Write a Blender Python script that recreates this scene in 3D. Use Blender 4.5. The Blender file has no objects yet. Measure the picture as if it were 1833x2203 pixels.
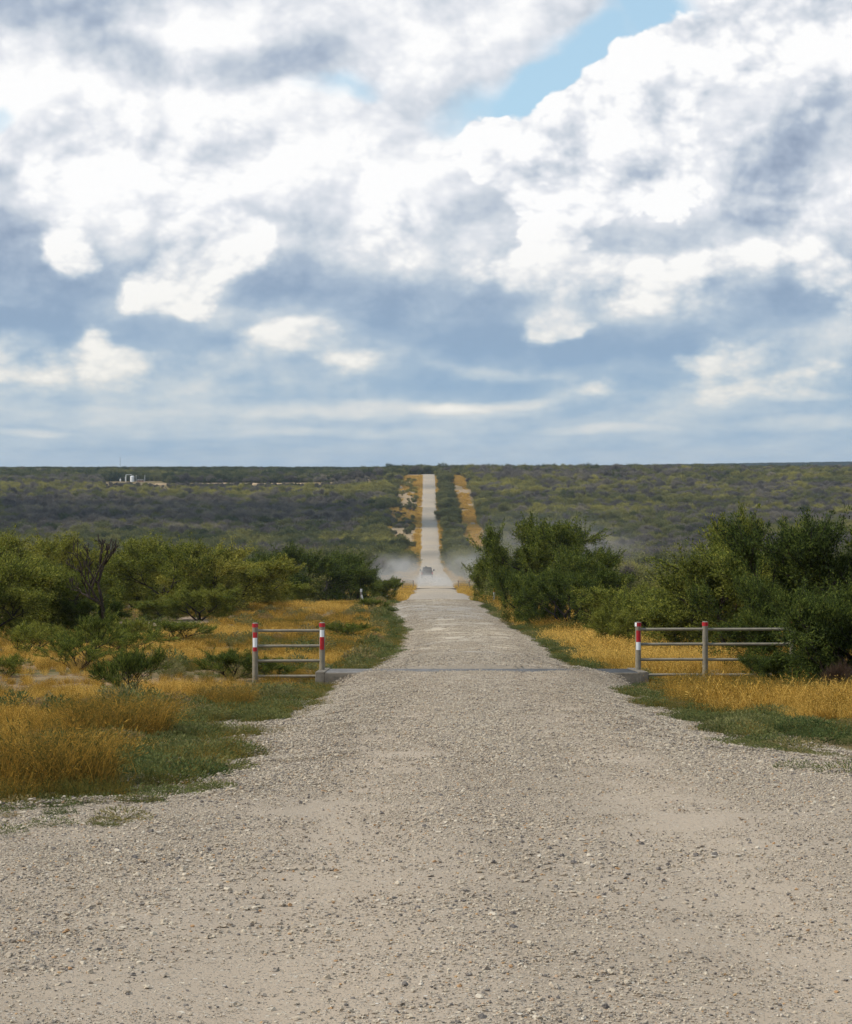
import bpy, bmesh, math, random
import numpy as np
from mathutils import Vector, Matrix, Euler

rng = np.random.default_rng(7)
R = math.radians
scene = bpy.context.scene
COL = scene.collection
F = 5000.0            # focal length in photo pixels (photo is 1833 x 2203)
CX, HY = 916.5, 1008.0

# ---------------------------------------------------------------- small helpers
def link(o):
    COL.objects.link(o)
    return o

def tag(o, label=None, cat=None, group=None, kind=None, tint=None):
    if label: o['label'] = label
    if cat: o['category'] = cat
    if group: o['group'] = group
    if kind: o['kind'] = kind
    if tint is not None: o['tint'] = float(tint)
    return o

def np_mesh(name, verts, faces, mats=(), mat_idx=None, smooth=False):
    """faces: list of int arrays (n,k)"""
    me = bpy.data.meshes.new(name)
    verts = np.asarray(verts, np.float32).reshape(-1, 3)
    faces = [np.asarray(f, np.int32) for f in faces if len(f)]
    me.vertices.add(len(verts)); me.vertices.foreach_set('co', verts.ravel())
    tot = sum(f.size for f in faces); n = sum(len(f) for f in faces)
    me.loops.add(tot); me.polygons.add(n)
    me.loops.foreach_set('vertex_index', np.concatenate([f.ravel() for f in faces]))
    ls = np.concatenate([np.full(len(f), f.shape[1], np.int32) for f in faces])
    st = np.concatenate([[0], np.cumsum(ls)[:-1]]).astype(np.int32)
    me.polygons.foreach_set('loop_start', st)
    for m in mats: me.materials.append(m)
    if mat_idx is not None: me.polygons.foreach_set('material_index', np.asarray(mat_idx, np.int32))
    me.polygons.foreach_set('use_smooth', np.full(n, smooth, bool))
    me.update(calc_edges=True); me.validate()
    return me

def mobj(name, me, parent=None, loc=None):
    o = link(bpy.data.objects.new(name, me))
    if parent is not None: o.parent = parent
    if loc is not None: o.location = loc
    return o

def empty(name, loc, rz=0.0):
    o = link(bpy.data.objects.new(name, None))
    o.location = loc; o.rotation_euler = (0, 0, rz); o.empty_display_size = 0.2
    return o

class MB:
    """collects boxes, tubes, lathes into one mesh"""
    def __init__(self): self.v = []; self.f = []; self.n = 0
    def add(self, v, f):
        for q in f: self.f.append([i + self.n for i in q])
        self.v.extend([tuple(p) for p in v]); self.n += len(v)
    def box(self, c, s, rot=None, bev=0.0):
        bm = bmesh.new(); bmesh.ops.create_cube(bm, size=1)
        for v in bm.verts: v.co = Vector((v.co.x*s[0], v.co.y*s[1], v.co.z*s[2]))
        if bev: bmesh.ops.bevel(bm, geom=list(bm.edges), offset=bev, segments=2, affect='EDGES', profile=0.6)
        M = Matrix.Translation(c) @ (Euler(rot).to_matrix().to_4x4() if rot else Matrix())
        bm.verts.index_update()
        self.add([M @ v.co for v in bm.verts], [[v.index for v in f.verts] for f in bm.faces]); bm.free()
    def tube(self, p0, p1, r0, r1=None, n=12, cap=True):
        r1 = r0 if r1 is None else r1
        p0, p1 = Vector(p0), Vector(p1); d = (p1-p0).normalized()
        a = d.orthogonal().normalized(); b = d.cross(a)
        v = [p + (a*math.cos(t)+b*math.sin(t))*r for p, r in ((p0, r0), (p1, r1)) for t in [2*math.pi*i/n for i in range(n)]]
        f = [[i, (i+1) % n, n+(i+1) % n, n+i] for i in range(n)]
        if cap: f += [list(range(n))[::-1], list(range(n, 2*n))]
        self.add(v, f)
    def lathe(self, prof, c=(0, 0, 0), n=24):
        v = []; f = []
        for r, z in prof:
            for i in range(n):
                t = 2*math.pi*i/n; v.append((c[0]+r*math.cos(t), c[1]+r*math.sin(t), c[2]+z))
        for k in range(len(prof)-1):
            for i in range(n): f.append([k*n+i, k*n+(i+1) % n, (k+1)*n+(i+1) % n, (k+1)*n+i])
        self.add(v, f)
    def prism(self, poly, y0, y1, axis='x'):
        """poly in (a,b); extruded along axis"""
        n = len(poly)
        def P(a, b, e): return (e, a, b) if axis == 'x' else (a, e, b)
        v = [P(a, b, y0) for a, b in poly]+[P(a, b, y1) for a, b in poly]
        f = [[i, (i+1) % n, n+(i+1) % n, n+i] for i in range(n)]+[list(range(n))[::-1], list(range(n, 2*n))]
        self.add(v, f)
    def build(self, name, mat, parent=None, loc=None, smooth=False):
        me = bpy.data.meshes.new(name); me.from_pydata(self.v, [], self.f); me.materials.append(mat)
        bm = bmesh.new(); bm.from_mesh(me); bmesh.ops.recalc_face_normals(bm, faces=bm.faces); bm.to_mesh(me); bm.free()
        if smooth: me.polygons.foreach_set('use_smooth', np.ones(len(me.polygons), bool))
        return mobj(name, me, parent, loc)

# value noise in numpy (2D fbm)
_P = rng.random((256, 256))
def vnoise(x, y):
    xi = np.floor(x).astype(int); yi = np.floor(y).astype(int); fx = x-xi; fy = y-yi
    fx = fx*fx*(3-2*fx); fy = fy*fy*(3-2*fy)
    g = lambda a, b: _P[a % 256, b % 256]
    return (g(xi, yi)*(1-fx)+g(xi+1, yi)*fx)*(1-fy)+(g(xi, yi+1)*(1-fx)+g(xi+1, yi+1)*fx)*fy
def fbm(x, y, o=4):
    x = np.asarray(x, float); y = np.asarray(y, float); s = 0; a = .5; t = 0
    for k in range(o):
        s = s+a*vnoise(x*2**k+17.3*k, y*2**k+5.1*k); t += a; a *= .5
    return s/t
def sstep(a, b, x):
    t = np.clip((np.asarray(x, float)-a)/(b-a), 0, 1); return t*t*(3-2*t)

# ---------------------------------------------------------------- terrain
def pchip(xs, ys):
    xs = np.array(xs, float); ys = np.array(ys, float); h = np.diff(xs); d = np.diff(ys)/h
    m = np.zeros_like(ys); m[0] = d[0]; m[-1] = d[-1]
    for i in range(1, len(xs)-1):
        if d[i-1]*d[i] > 0:
            w1 = 2*h[i]+h[i-1]; w2 = h[i]+2*h[i-1]; m[i] = (w1+w2)/(w1/d[i-1]+w2/d[i])
    def f(x):
        x = np.clip(np.asarray(x, float), xs[0], xs[-1]); i = np.clip(np.searchsorted(xs, x)-1, 0, len(xs)-2)
        t = (x-xs[i])/h[i]
        return ((1+2*t)*(1-t)**2*ys[i]+t*(1-t)**2*h[i]*m[i]+t*t*(3-2*t)*ys[i+1]+t*t*(t-1)*h[i]*m[i+1])
    return f
PROF = [(-120, -1.2), (-20, -1.45), (0, -1.58), (7.3, -1.75), (15, -2.15), (25, -2.72), (35, -3.3), (44.2, -3.90), (47.2, -4.0), (60, -4.68), (79, -5.62), (97, -6.2),
        (116, -6.62), (135, -7.75), (160, -9.55), (190, -10.9), (219, -11.75), (240, -12.9), (262, -14.3), (290, -15.45), (314, -16.2), (340, -17.2),
        (400, -18.9), (550, -23.5), (690, -26.5), (830, -23.6), (1000, -18.4), (1140, -11.9), (1290, -4.2), (1350, -3.3), (1600, -4.2), (2200, -5),
        (3200, -22), (4400, -12), (5000, -7), (5600, -8), (9000, -30)]
Pmain = pchip(*zip(*PROF))
Pleft = pchip([850, 1000, 1140, 1290, 1400, 1600, 2000, 2600, 3200, 4400, 5000, 5600, 9000], [-23.0, -19.5, -14.3, -9.3, -7.6, -5.6, -4.4, -6, -22, -12, -7, -8, -30])
def roadc(d): return np.interp(d, [0, 20, 45, 80, 120, 400, 900, 1300], [0.45, 0.5, 1.05, 1.3, 1.0, 1.3, 1.5, 1.7])
def road_l(d): return np.interp(d, [-100, 6, 12, 14.6, 15.4, 17, 23, 31, 40, 44, 46, 49, 60, 83, 112, 150, 219, 314, 400, 690, 1000, 1300],
                                   [-4.5, -4.2, -4.0, -3.4, -2.1, -1.75, -1.85, -1.65, -1.9, -1.9, -1.9, -1.3, -1.0, -.85, -1.6, -1.7, -1.5, -1.5, -1.5, -1.8, -2.0, -2.1])
def road_r(d): return np.interp(d, [-100, 6, 14, 17.2, 18.6, 20, 22, 31, 40, 44, 46, 49, 79, 112, 150, 219, 314, 400, 690, 1000, 1300],
                                   [4.6, 4.4, 4.3, 4.2, 4.0, 3.4, 3.0, 3.0, 3.5, 4.0, 4.0, 3.3, 3.75, 2.75, 3.4, 3.9, 4.2, 4.2, 4.7, 5.0, 5.3])
def base_h(x, d):
    x = np.asarray(x, float); d = np.asarray(d, float)
    z = Pmain(d)+.85*np.sin(d*.046)*sstep(480, 620, d)*sstep(1260, 1150, d)*sstep(60, 15, np.abs(x))
    w = sstep(-12, -60, x)*sstep(850, 1000, d)
    z = z*(1-w)+Pleft(d)*w
    z = z+sstep(3600, 5000, d)*0.0145*x*(1-sstep(7000, 9000, d))
    off = np.maximum(np.maximum(road_l(d)-x, x-road_r(d)), 0)
    drop = 0.06+0.22*sstep(20, 40, d)*(1-.5*sstep(48, 70, d))
    c = (road_l(d)+road_r(d))/2; hw = (road_r(d)-road_l(d))/2
    t = np.clip(np.abs(x-c)/hw, 0, 1.25)
    gz = np.exp(-((d-45.5)/4)**2)      # road banked up to the grid, shoulders falling away
    fl = np.exp(-((d-44.3)/1.5)**2)*(d < 45.4)*sstep(2.75, 2.15, np.abs(x-1.06))
    z = z-drop*np.where(t > 1, 1, t**2.6)*(1-fl)
    rough = sstep(0.2, 4, off)
    z = z+rough*((fbm(x*.12+9, d*.12, 3)-.5)*.35)+sstep(10, 60, off)*(fbm(x*.012, d*.012+3, 3)-.5)*1.6*sstep(200, 500, d)
    return z
def road_h(x, d):
    e = (fbm(x*.9+40, d*.5, 4)-.5)
    w = np.minimum(x-road_l(d), road_r(d)-x)          # metres inside the edge
    lift = np.clip((w+e*(1.1+1.8*sstep(180, 600, d)+1.6*sstep(26, 18, d)*(x < 0)))*.10, -.10, .035)
    ruts = -.018*(np.exp(-((x-roadc(d)+.95)/.38)**2)+np.exp(-((x-roadc(d)-.85)/.38)**2))
    return base_h(x, d)+lift+ruts+.012*(fbm(x*1.5, d*1.2, 3)-.5)-.3*((d > 46.7) & (d < 46.801))+.022*sstep(42.6, 44.0, d)*(d < 45)*sstep(2.7, 2.1, np.abs(x-1.06))
def ground_h(x, d):
    w = np.minimum(x-road_l(d), road_r(d)-x)
    return base_h(x, d)-.16*sstep(-.1, .7, w)
def X(px, d): return (px-CX)*d/F
def at(px, d, dz=0.0):
    x = X(px, d); return Vector((x, d, float(ground_h(x, d))+dz))

# ---------------------------------------------------------------- materials
def newmat(name):
    m = bpy.data.materials.new(name); m.use_nodes = True
    nt = m.node_tree; nt.nodes.clear()
    return m, nt
def N(nt, t, **kw):
    n = nt.nodes.new(t)
    for k, v in kw.items():
        if k == 'ins':
            for a, b in v.items(): n.inputs[a].default_value = b
        else: setattr(n, k, v)
    return n
def mathn(nt, op, a, b=None, c=None, clamp=False):
    n = nt.nodes.new('ShaderNodeMath'); n.operation = op; n.use_clamp = clamp
    for i, s in enumerate((a, b, c)):
        if s is None: continue
        if isinstance(s, (int, float)): n.inputs[i].default_value = s
        else: nt.links.new(s, n.inputs[i])
    return n.outputs[0]
def mix(nt, fac, a, b, mode='MIX'):
    n = nt.nodes.new('ShaderNodeMix'); n.data_type = 'RGBA'; n.blend_type = mode; n.clamp_factor = True
    for s, i in ((fac, 0), (a, 6), (b, 7)):
        if isinstance(s, (int, float)): n.inputs[i].default_value = s
        elif isinstance(s, tuple): n.inputs[i].default_value = (*s, 1) if len(s) == 3 else s
        else: nt.links.new(s, n.inputs[i])
    return n.outputs[2]
def ramp(nt, fac, stops, interp='LINEAR'):
    n = nt.nodes.new('ShaderNodeValToRGB'); cr = n.color_ramp; cr.interpolation = interp
    while len(cr.elements) < len(stops): cr.elements.new(.5)
    for e, (p, c) in zip(cr.elements, stops): e.position = p; e.color = (*c, 1)
    nt.links.new(fac, n.inputs[0]); return n.outputs[0]
def noise(nt, vec, scale, detail=3, rough=.5, dist=0.0, dim='3D'):
    n = N(nt, 'ShaderNodeTexNoise', noise_dimensions=dim, ins={'Scale': scale, 'Detail': detail, 'Roughness': rough, 'Distortion': dist})
    if vec is not None: nt.links.new(vec, n.inputs['Vector'])
    return n
def srgb(r, g, b):
    f = lambda c: (c/255/12.92 if c/255 <= .04045 else ((c/255+.055)/1.055)**2.4)
    return (f(r), f(g), f(b))
def bsdf_out(nt, col, rough=.8, normal=None, spec=.3, metal=0.0, sub=None):
    p = N(nt, 'ShaderNodeBsdfPrincipled'); o = N(nt, 'ShaderNodeOutputMaterial')
    if isinstance(col, tuple): p.inputs['Base Color'].default_value = (*col, 1)
    else: nt.links.new(col, p.inputs['Base Color'])
    if isinstance(rough, (int, float)): p.inputs['Roughness'].default_value = rough
    else: nt.links.new(rough, p.inputs['Roughness'])
    p.inputs['Specular IOR Level'].default_value = spec; p.inputs['Metallic'].default_value = metal
    if normal is not None: nt.links.new(normal, p.inputs['Normal'])
    nt.links.new(p.outputs[0], o.inputs[0]); return p
def simple(name, col, rough=.6, spec=.3, metal=0.0, var=.15, scale=6.0, bump=0.0):
    m, nt = newmat(name)
    tc = N(nt, 'ShaderNodeTexCoord'); n = noise(nt, tc.outputs['Object'], scale, 5, .6)
    c2 = tuple(max(0, c*(1-var*2)) for c in col); c3 = tuple(min(1, c*(1+var)) for c in col)
    c = ramp(nt, n.outputs[0], [(.3, c2), (.55, col), (.75, c3)])
    nm = None
    if bump:
        b = N(nt, 'ShaderNodeBump', ins={'Strength': bump, 'Distance': .01}); nt.links.new(n.outputs[0], b.inputs['Height']); nm = b.outputs[0]
    bsdf_out(nt, c, rough, nm, spec, metal); return m
def leafmat(name, stops, trans=.25, rough=.6, island=.5, clump=True):
    """foliage: colour by 'tint' of the plant, varied leaf by leaf, a little light passing through"""
    m, nt = newmat(name)
    a = N(nt, 'ShaderNodeAttribute', attribute_type='INSTANCER', attribute_name='tint')
    g = N(nt, 'ShaderNodeNewGeometry')
    a2 = N(nt, 'ShaderNodeAttribute', attribute_type='OBJECT', attribute_name='tint')
    tco = N(nt, 'ShaderNodeTexCoord'); nz = noise(nt, tco.outputs['Object'], 1.3, 3, .6)
    a3 = mathn(nt, 'MULTIPLY_ADD', mathn(nt, 'SUBTRACT', nz.outputs[0], .5), .7 if clump else 0.0, 0.0)
    t = mathn(nt, 'ADD', mathn(nt, 'ADD', a3, mathn(nt, 'MAXIMUM', a.outputs['Fac'], a2.outputs['Fac'])), mathn(nt, 'MULTIPLY', mathn(nt, 'SUBTRACT', g.outputs['Random Per Island'], .5), island*.5))
    c = ramp(nt, t, stops)
    v = mathn(nt, 'ADD', mathn(nt, 'MULTIPLY', g.outputs['Random Per Island'], island), 1-island*.5)
    h = N(nt, 'ShaderNodeHueSaturation'); nt.links.new(c, h.inputs['Color']); nt.links.new(v, h.inputs['Value'])
    d = N(nt, 'ShaderNodeBsdfDiffuse'); tr = N(nt, 'ShaderNodeBsdfTranslucent')
    nt.links.new(h.outputs[0], d.inputs[0]); nt.links.new(h.outputs[0], tr.inputs[0])
    ms = N(nt, 'ShaderNodeMixShader', ins={0: trans}); nt.links.new(d.outputs[0], ms.inputs[1]); nt.links.new(tr.outputs[0], ms.inputs[2])
    o = N(nt, 'ShaderNodeOutputMaterial'); nt.links.new(ms.outputs[0], o.inputs[0]); return m

M_LEAF = leafmat('mesquite leaves', [(0, (.030, .045, .017)), (.35, (.088, .114, .026)), (.65, (.185, .195, .038)), (1, (.32, .285, .06))], trans=.3, island=.85)
M_BRUSH = leafmat('brush leaves', [(0, (.048, .064, .030)), (.35, (.128, .134, .056)), (.65, (.235, .218, .074)), (1, (.37, .33, .085))], trans=.15, island=.3)
M_TWIG = leafmat('bare grey twigs', [(0, (.11, .096, .094)), (.5, (.20, .173, .155)), (1, (.33, .285, .215))], trans=0.0)
M_GRASS = leafmat('dry golden grass', [(0, (.105, .12, .035)), (.2, (.19, .15, .038)), (.42, (.285, .165, .034)), (.65, (.43, .25, .045)), (1, (.64, .42, .11))], trans=.45, island=1.0, clump=False)
M_WEED = leafmat('low green weeds', [(0, (.06, .09, .032)), (.5, (.145, .158, .056)), (.8, (.22, .195, .085)), (1, (.28, .18, .08))], trans=.25, clump=False)
M_BARK = simple('dark bark', (.045, .035, .028), .9, .1, var=.3, scale=12, bump=.5)
M_DEADBARK = simple('dead bark', (.055, .042, .034), .9, .1, var=.3, scale=12, bump=.5)
M_PIPE = simple('tan painted pipe', (.235, .205, .152), .45, .4, var=.14, scale=9)
M_RED = simple('red reflective band', (.42, .012, .02), .35, .5, var=.1)
M_WHITE = simple('white reflective band', (.78, .79, .80), .4, .5, var=.05)
M_STEEL = simple('worn steel', (.165, .16, .158), .75, .3, .2, var=.25, scale=4)
M_CONC = simple('old concrete', (.185, .16, .128), .9, .2, var=.25, scale=7, bump=.5)
M_POSTW = simple('white marker plastic', (.72, .72, .70), .5, .4, var=.08)
M_ORANGE = simple('orange marker tip', (.62, .22, .03), .5, .4, var=.1)
M_MINT = simple('pale green marker', (.42, .60, .50), .5, .4, var=.1)
M_WOOD = simple('weathered post', (.28, .25, .22), .9, .1, var=.3, scale=10)
M_TANK = simple('white tank paint', (.78, .79, .80), .4, .4, var=.06, scale=1)
M_RUST = simple('rusty steel', (.25, .11, .06), .85, .2, var=.3, scale=1.5)
M_SOIL = simple('tan bare soil', (.42, .30, .18), .95, .1, var=.25, scale=.4)

def road_material():
    m, nt = newmat('gravel road')
    ge = N(nt, 'ShaderNodeNewGeometry'); pos = ge.outputs['Position']
    sx = N(nt, 'ShaderNodeSeparateXYZ'); nt.links.new(pos, sx.inputs[0])
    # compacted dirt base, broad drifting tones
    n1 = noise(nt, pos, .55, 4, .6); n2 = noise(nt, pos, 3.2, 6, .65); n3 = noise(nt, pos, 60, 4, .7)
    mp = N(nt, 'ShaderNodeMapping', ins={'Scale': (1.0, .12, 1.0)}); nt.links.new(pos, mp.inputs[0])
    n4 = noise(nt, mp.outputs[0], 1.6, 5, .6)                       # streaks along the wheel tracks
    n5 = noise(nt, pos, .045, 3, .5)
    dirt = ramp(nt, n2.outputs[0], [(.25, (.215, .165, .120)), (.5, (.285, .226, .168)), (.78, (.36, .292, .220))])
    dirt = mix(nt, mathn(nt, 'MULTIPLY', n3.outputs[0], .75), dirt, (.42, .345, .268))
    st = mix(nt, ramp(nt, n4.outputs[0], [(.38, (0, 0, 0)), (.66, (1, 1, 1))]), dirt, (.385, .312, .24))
    # fine stones in two sizes
    def stones(scale, lo, hi):
        v = N(nt, 'ShaderNodeTexVoronoi', ins={'Scale': scale, 'Randomness': 1.0}); nt.links.new(pos, v.inputs['Vector'])
        c = N(nt, 'ShaderNodeSeparateColor'); nt.links.new(v.outputs['Color'], c.inputs[0])
        col = ramp(nt, c.outputs[0], [(0, (.14, .125, .115)), (.2, (.30, .265, .225)), (.55, (.43, .375, .305)), (.85, (.55, .49, .40)), (1, (.66, .62, .56))])
        msk = ramp(nt, mathn(nt, 'MULTIPLY_ADD', v.outputs['Distance'], 1.0, mathn(nt, 'MULTIPLY', c.outputs[1], .38)), [(lo, (1, 1, 1)), (hi, (0, 0, 0))])
        return v, col, msk
    tr = mathn(nt, 'ABSOLUTE', mathn(nt, 'SUBTRACT', mathn(nt, 'ABSOLUTE', mathn(nt, 'SUBTRACT', sx.outputs[0], mathn(nt, 'MULTIPLY_ADD', sx.outputs[1], .0125, .42))), .9))
    tk = N(nt, 'ShaderNodeMapRange', ins={1: .55, 2: .15}); nt.links.new(mathn(nt, 'MULTIPLY_ADD', mathn(nt, 'SUBTRACT', n2.outputs[0], .5), .45, tr), tk.inputs[0])
    st = mix(nt, mathn(nt, 'MULTIPLY', tk.outputs[0], .55), st, (.43, .345, .262))
    va, ca, ma = stones(75, .38, .50)
    vb, cb, mb = stones(38, .34, .42)
    # loose stones gather beside the wheel tracks and on the shoulders
    loose = ramp(nt, mathn(nt, 'ADD', n1.outputs[0], mathn(nt, 'MULTIPLY', mathn(nt, 'SUBTRACT', n2.outputs[0], .5), .5)), [(.36, (.6, .6, .6)), (.62, (1, 1, 1))])
    c = mix(nt, mathn(nt, 'MULTIPLY', ma, mathn(nt, 'MULTIPLY', loose, .9)), st, ca)
    c = mix(nt, mathn(nt, 'MULTIPLY', mb, mathn(nt, 'MULTIPLY', loose, .9)), c, cb)
    # beyond the grid paler colour stands in for cloud shade on the near road
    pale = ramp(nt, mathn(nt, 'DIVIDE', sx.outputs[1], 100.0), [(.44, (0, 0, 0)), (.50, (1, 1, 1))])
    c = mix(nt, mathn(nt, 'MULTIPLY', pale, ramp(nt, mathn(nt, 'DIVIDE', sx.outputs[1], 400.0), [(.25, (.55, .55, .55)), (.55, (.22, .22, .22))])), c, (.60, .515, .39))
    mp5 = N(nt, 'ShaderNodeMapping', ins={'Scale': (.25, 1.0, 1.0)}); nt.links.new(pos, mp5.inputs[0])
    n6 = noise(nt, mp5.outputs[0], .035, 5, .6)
    c = mix(nt, mathn(nt, 'MULTIPLY', pale, ramp(nt, n6.outputs[0], [(.43, (0, 0, 0)), (.57, (.8, .8, .8))])), c, (.29, .265, .24))  # greyer stretches set by noise
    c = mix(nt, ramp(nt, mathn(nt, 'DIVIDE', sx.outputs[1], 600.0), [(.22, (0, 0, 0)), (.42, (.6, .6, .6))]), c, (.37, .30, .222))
    h = mathn(nt, 'MULTIPLY_ADD', ma, mathn(nt, 'MULTIPLY', loose, .5), mathn(nt, 'MULTIPLY', n3.outputs[0], .35))
    h = mathn(nt, 'MULTIPLY_ADD', mathn(nt, 'MULTIPLY', mb, loose), .9, h)
    b = N(nt, 'ShaderNodeBump', ins={'Strength': .9, 'Distance': .012}); nt.links.new(h, b.inputs['Height'])
    bsdf_out(nt, c, .95, b.outputs[0], .12); return m
def ground_material():
    m, nt = newmat('field soil')
    ge = N(nt, 'ShaderNodeNewGeometry'); pos = ge.outputs['Position']
    n1 = noise(nt, pos, .08, 5, .6); n2 = noise(nt, pos, 1.1, 6, .65); n3 = noise(nt, pos, 14, 4, .7)
    soil = ramp(nt, n2.outputs[0], [(.3, (.16, .105, .06)), (.55, (.27, .18, .095)), (.75, (.38, .28, .17))])
    straw = ramp(nt, n3.outputs[0], [(.3, (.12, .09, .035)), (.6, (.22, .155, .06)), (.8, (.33, .25, .10))])
    grn = ramp(nt, n3.outputs[0], [(.3, (.045, .06, .02)), (.7, (.10, .11, .035))])
    c = mix(nt, ramp(nt, n1.outputs[0], [(.42, (1, 1, 1)), (.58, (0, 0, 0))]), soil, straw)
    nz = noise(nt, pos, .25, 5, .6)
    c = mix(nt, ramp(nt, nz.outputs[0], [(.48, (0, 0, 0)), (.62, (.8, .8, .8))]), c, grn)
    sx = N(nt, 'ShaderNodeSeparateXYZ'); nt.links.new(pos, sx.inputs[0])
    far = N(nt, 'ShaderNodeMapRange', ins={1: 380, 2: 450}); nt.links.new(sx.outputs[1], far.inputs[0])
    xw = mathn(nt, 'ABSOLUTE', mathn(nt, 'ADD', mathn(nt, 'SUBTRACT', sx.outputs[0], 3.0), mathn(nt, 'MULTIPLY', mathn(nt, 'SUBTRACT', n1.outputs[0], .5), 9.0)))
    cor = N(nt, 'ShaderNodeMapRange', ins={1: 20.0, 2: 17.5}); nt.links.new(xw, cor.inputs[0])
    c = mix(nt, mathn(nt, 'MULTIPLY', mathn(nt, 'MULTIPLY', far.outputs[0], cor.outputs[0]), .85), c, ramp(nt, n2.outputs[0], [(.3, (.25, .17, .095)), (.55, (.36, .265, .165)), (.75, (.46, .36, .23))]))
    bx = mathn(nt, 'POWER', mathn(nt, 'DIVIDE', mathn(nt, 'ADD', sx.outputs[0], 11.2), 3.0), 2.0); by = mathn(nt, 'POWER', mathn(nt, 'DIVIDE', mathn(nt, 'SUBTRACT', sx.outputs[1], 95.0), 8.0), 2.0)
    bs = N(nt, 'ShaderNodeMapRange', ins={1: 1.3, 2: .8}); nt.links.new(mathn(nt, 'ADD', mathn(nt, 'ADD', bx, by), mathn(nt, 'MULTIPLY', mathn(nt, 'SUBTRACT', n2.outputs[0], .5), 1.2)), bs.inputs[0])
    c = mix(nt, bs.outputs[0], c, ramp(nt, n3.outputs[0], [(.3, (.22, .155, .11)), (.7, (.40, .31, .235))]))
    b = N(nt, 'ShaderNodeBump', ins={'Strength': .7, 'Distance': .05}); nt.links.new(n3.outputs[0], b.inputs['Height'])
    bsdf_out(nt, c, .95, b.outputs[0], .1); return m
def stone_material():
    m, nt = newmat('limestone pebbles')
    g = N(nt, 'ShaderNodeNewGeometry')
    tc = N(nt, 'ShaderNodeTexCoord'); n = noise(nt, tc.outputs['Object'], 90, 3, .6)
    c = ramp(nt, g.outputs['Random Per Island'], [(0, (.10, .092, .092)), (.10, (.20, .178, .16)), (.27, (.335, .28, .222)), (.6, (.45, .375, .283)), (.85, (.55, .475, .365)), (.95, (.58, .52, .44)), (.97, (.40, .22, .10)), (1, (.5, .33, .16))])
    c = mix(nt, mathn(nt, 'MULTIPLY', n.outputs[0], .4), c, (.30, .25, .20))
    bsdf_out(nt, c, .9, None, .15); return m
M_ROAD, M_GROUND, M_STONE = road_material(), ground_material(), stone_material()

# ---------------------------------------------------------------- ground and road
def grid_mesh(name, xs_of, ds, hfun, mat, smooth=True):
    """xs_of(d) -> array of x per row"""
    rows = [xs_of(d) for d in ds]; nc = len(rows[0]); xx = np.array(rows); dd = np.repeat(np.array(ds)[:, None], nc, 1)
    v = np.stack([xx, dd, hfun(xx, dd)], -1).reshape(-1, 3)
    i = (np.arange(len(ds)-1)[:, None]*nc+np.arange(nc-1)[None]).ravel()
    f = np.stack([i, i+1, i+nc+1, i+nc], -1)
    return mobj(name, np_mesh(name, v, [f], [mat], smooth=smooth))
ds = np.concatenate([np.arange(-60, 4, 2.0), np.arange(4, 60, .35), np.arange(60, 140, 1.0), np.arange(140, 420, 3.0), np.arange(420, 1500, 8.0), np.arange(1500, 6500, 60.0), np.arange(6500, 9001, 500.0)])
u = np.concatenate([-np.geomspace(4000, 9, 60), np.linspace(-8.5, 10.5, 96), np.geomspace(11, 4000, 60)])
g = grid_mesh('ground', lambda d: u, ds, ground_h, M_GROUND); tag(g, 'dry brown field soil falling to a valley and rising to the far ridge', 'ground', kind='structure')
dr = np.concatenate([np.arange(-30, 4, 1.0), np.arange(4, 44.05, .12), [44.1]])
def rx(n): return lambda d: np.linspace(float(road_l(d))-.9, float(road_r(d))+.9, n)
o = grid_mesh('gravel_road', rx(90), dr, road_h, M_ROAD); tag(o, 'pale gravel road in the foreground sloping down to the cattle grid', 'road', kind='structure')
dr2 = np.concatenate([[46.80, 46.802], np.arange(46.95, 130, .3), np.arange(130, 420, 1.5), np.arange(420, 1420, 4.0)])
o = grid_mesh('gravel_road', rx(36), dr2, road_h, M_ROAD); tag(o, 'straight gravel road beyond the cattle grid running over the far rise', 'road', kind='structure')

# ---------------------------------------------------------------- prototypes for plants and stones
def rand_unit(n, r):
    v = r.normal(size=(n, 3)); return v/np.linalg.norm(v, axis=1, keepdims=True)
def leaf_quads(c, axis, nrm, L, W):
    """diamond leaf: c base (n,3), axis dir, side dir"""
    side = np.cross(axis, nrm); side /= np.linalg.norm(side, axis=1, keepdims=True)+1e-9
    L = np.asarray(L)[:, None]; W = np.asarray(W)[:, None]
    v = np.stack([c, c+axis*L*.45+side*W*.5, c+axis*L, c+axis*L*.45-side*W*.5], 1).reshape(-1, 3)
    f = np.arange(len(v)).reshape(-1, 4); return v, f
def tubes(segs, n=5):
    V = []; Fq = []; k = 0
    for p0, p1, r0, r1 in segs:
        d = p1-p0; L = np.linalg.norm(d)
        if L < 1e-6: continue
        d = d/L; a = np.cross(d, [.3, .9, .2]); a /= np.linalg.norm(a); b = np.cross(d, a)
        t = np.arange(n)*2*np.pi/n; ring = np.cos(t)[:, None]*a+np.sin(t)[:, None]*b
        V.append(p0+ring*r0); V.append(p1+ring*r1)
        i = np.arange(n); j = (i+1) % n
        Fq.append(np.stack([i, j, j+n, i+n], -1)+k); k += 2*n
    return np.concatenate(V), np.concatenate(Fq)
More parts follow.
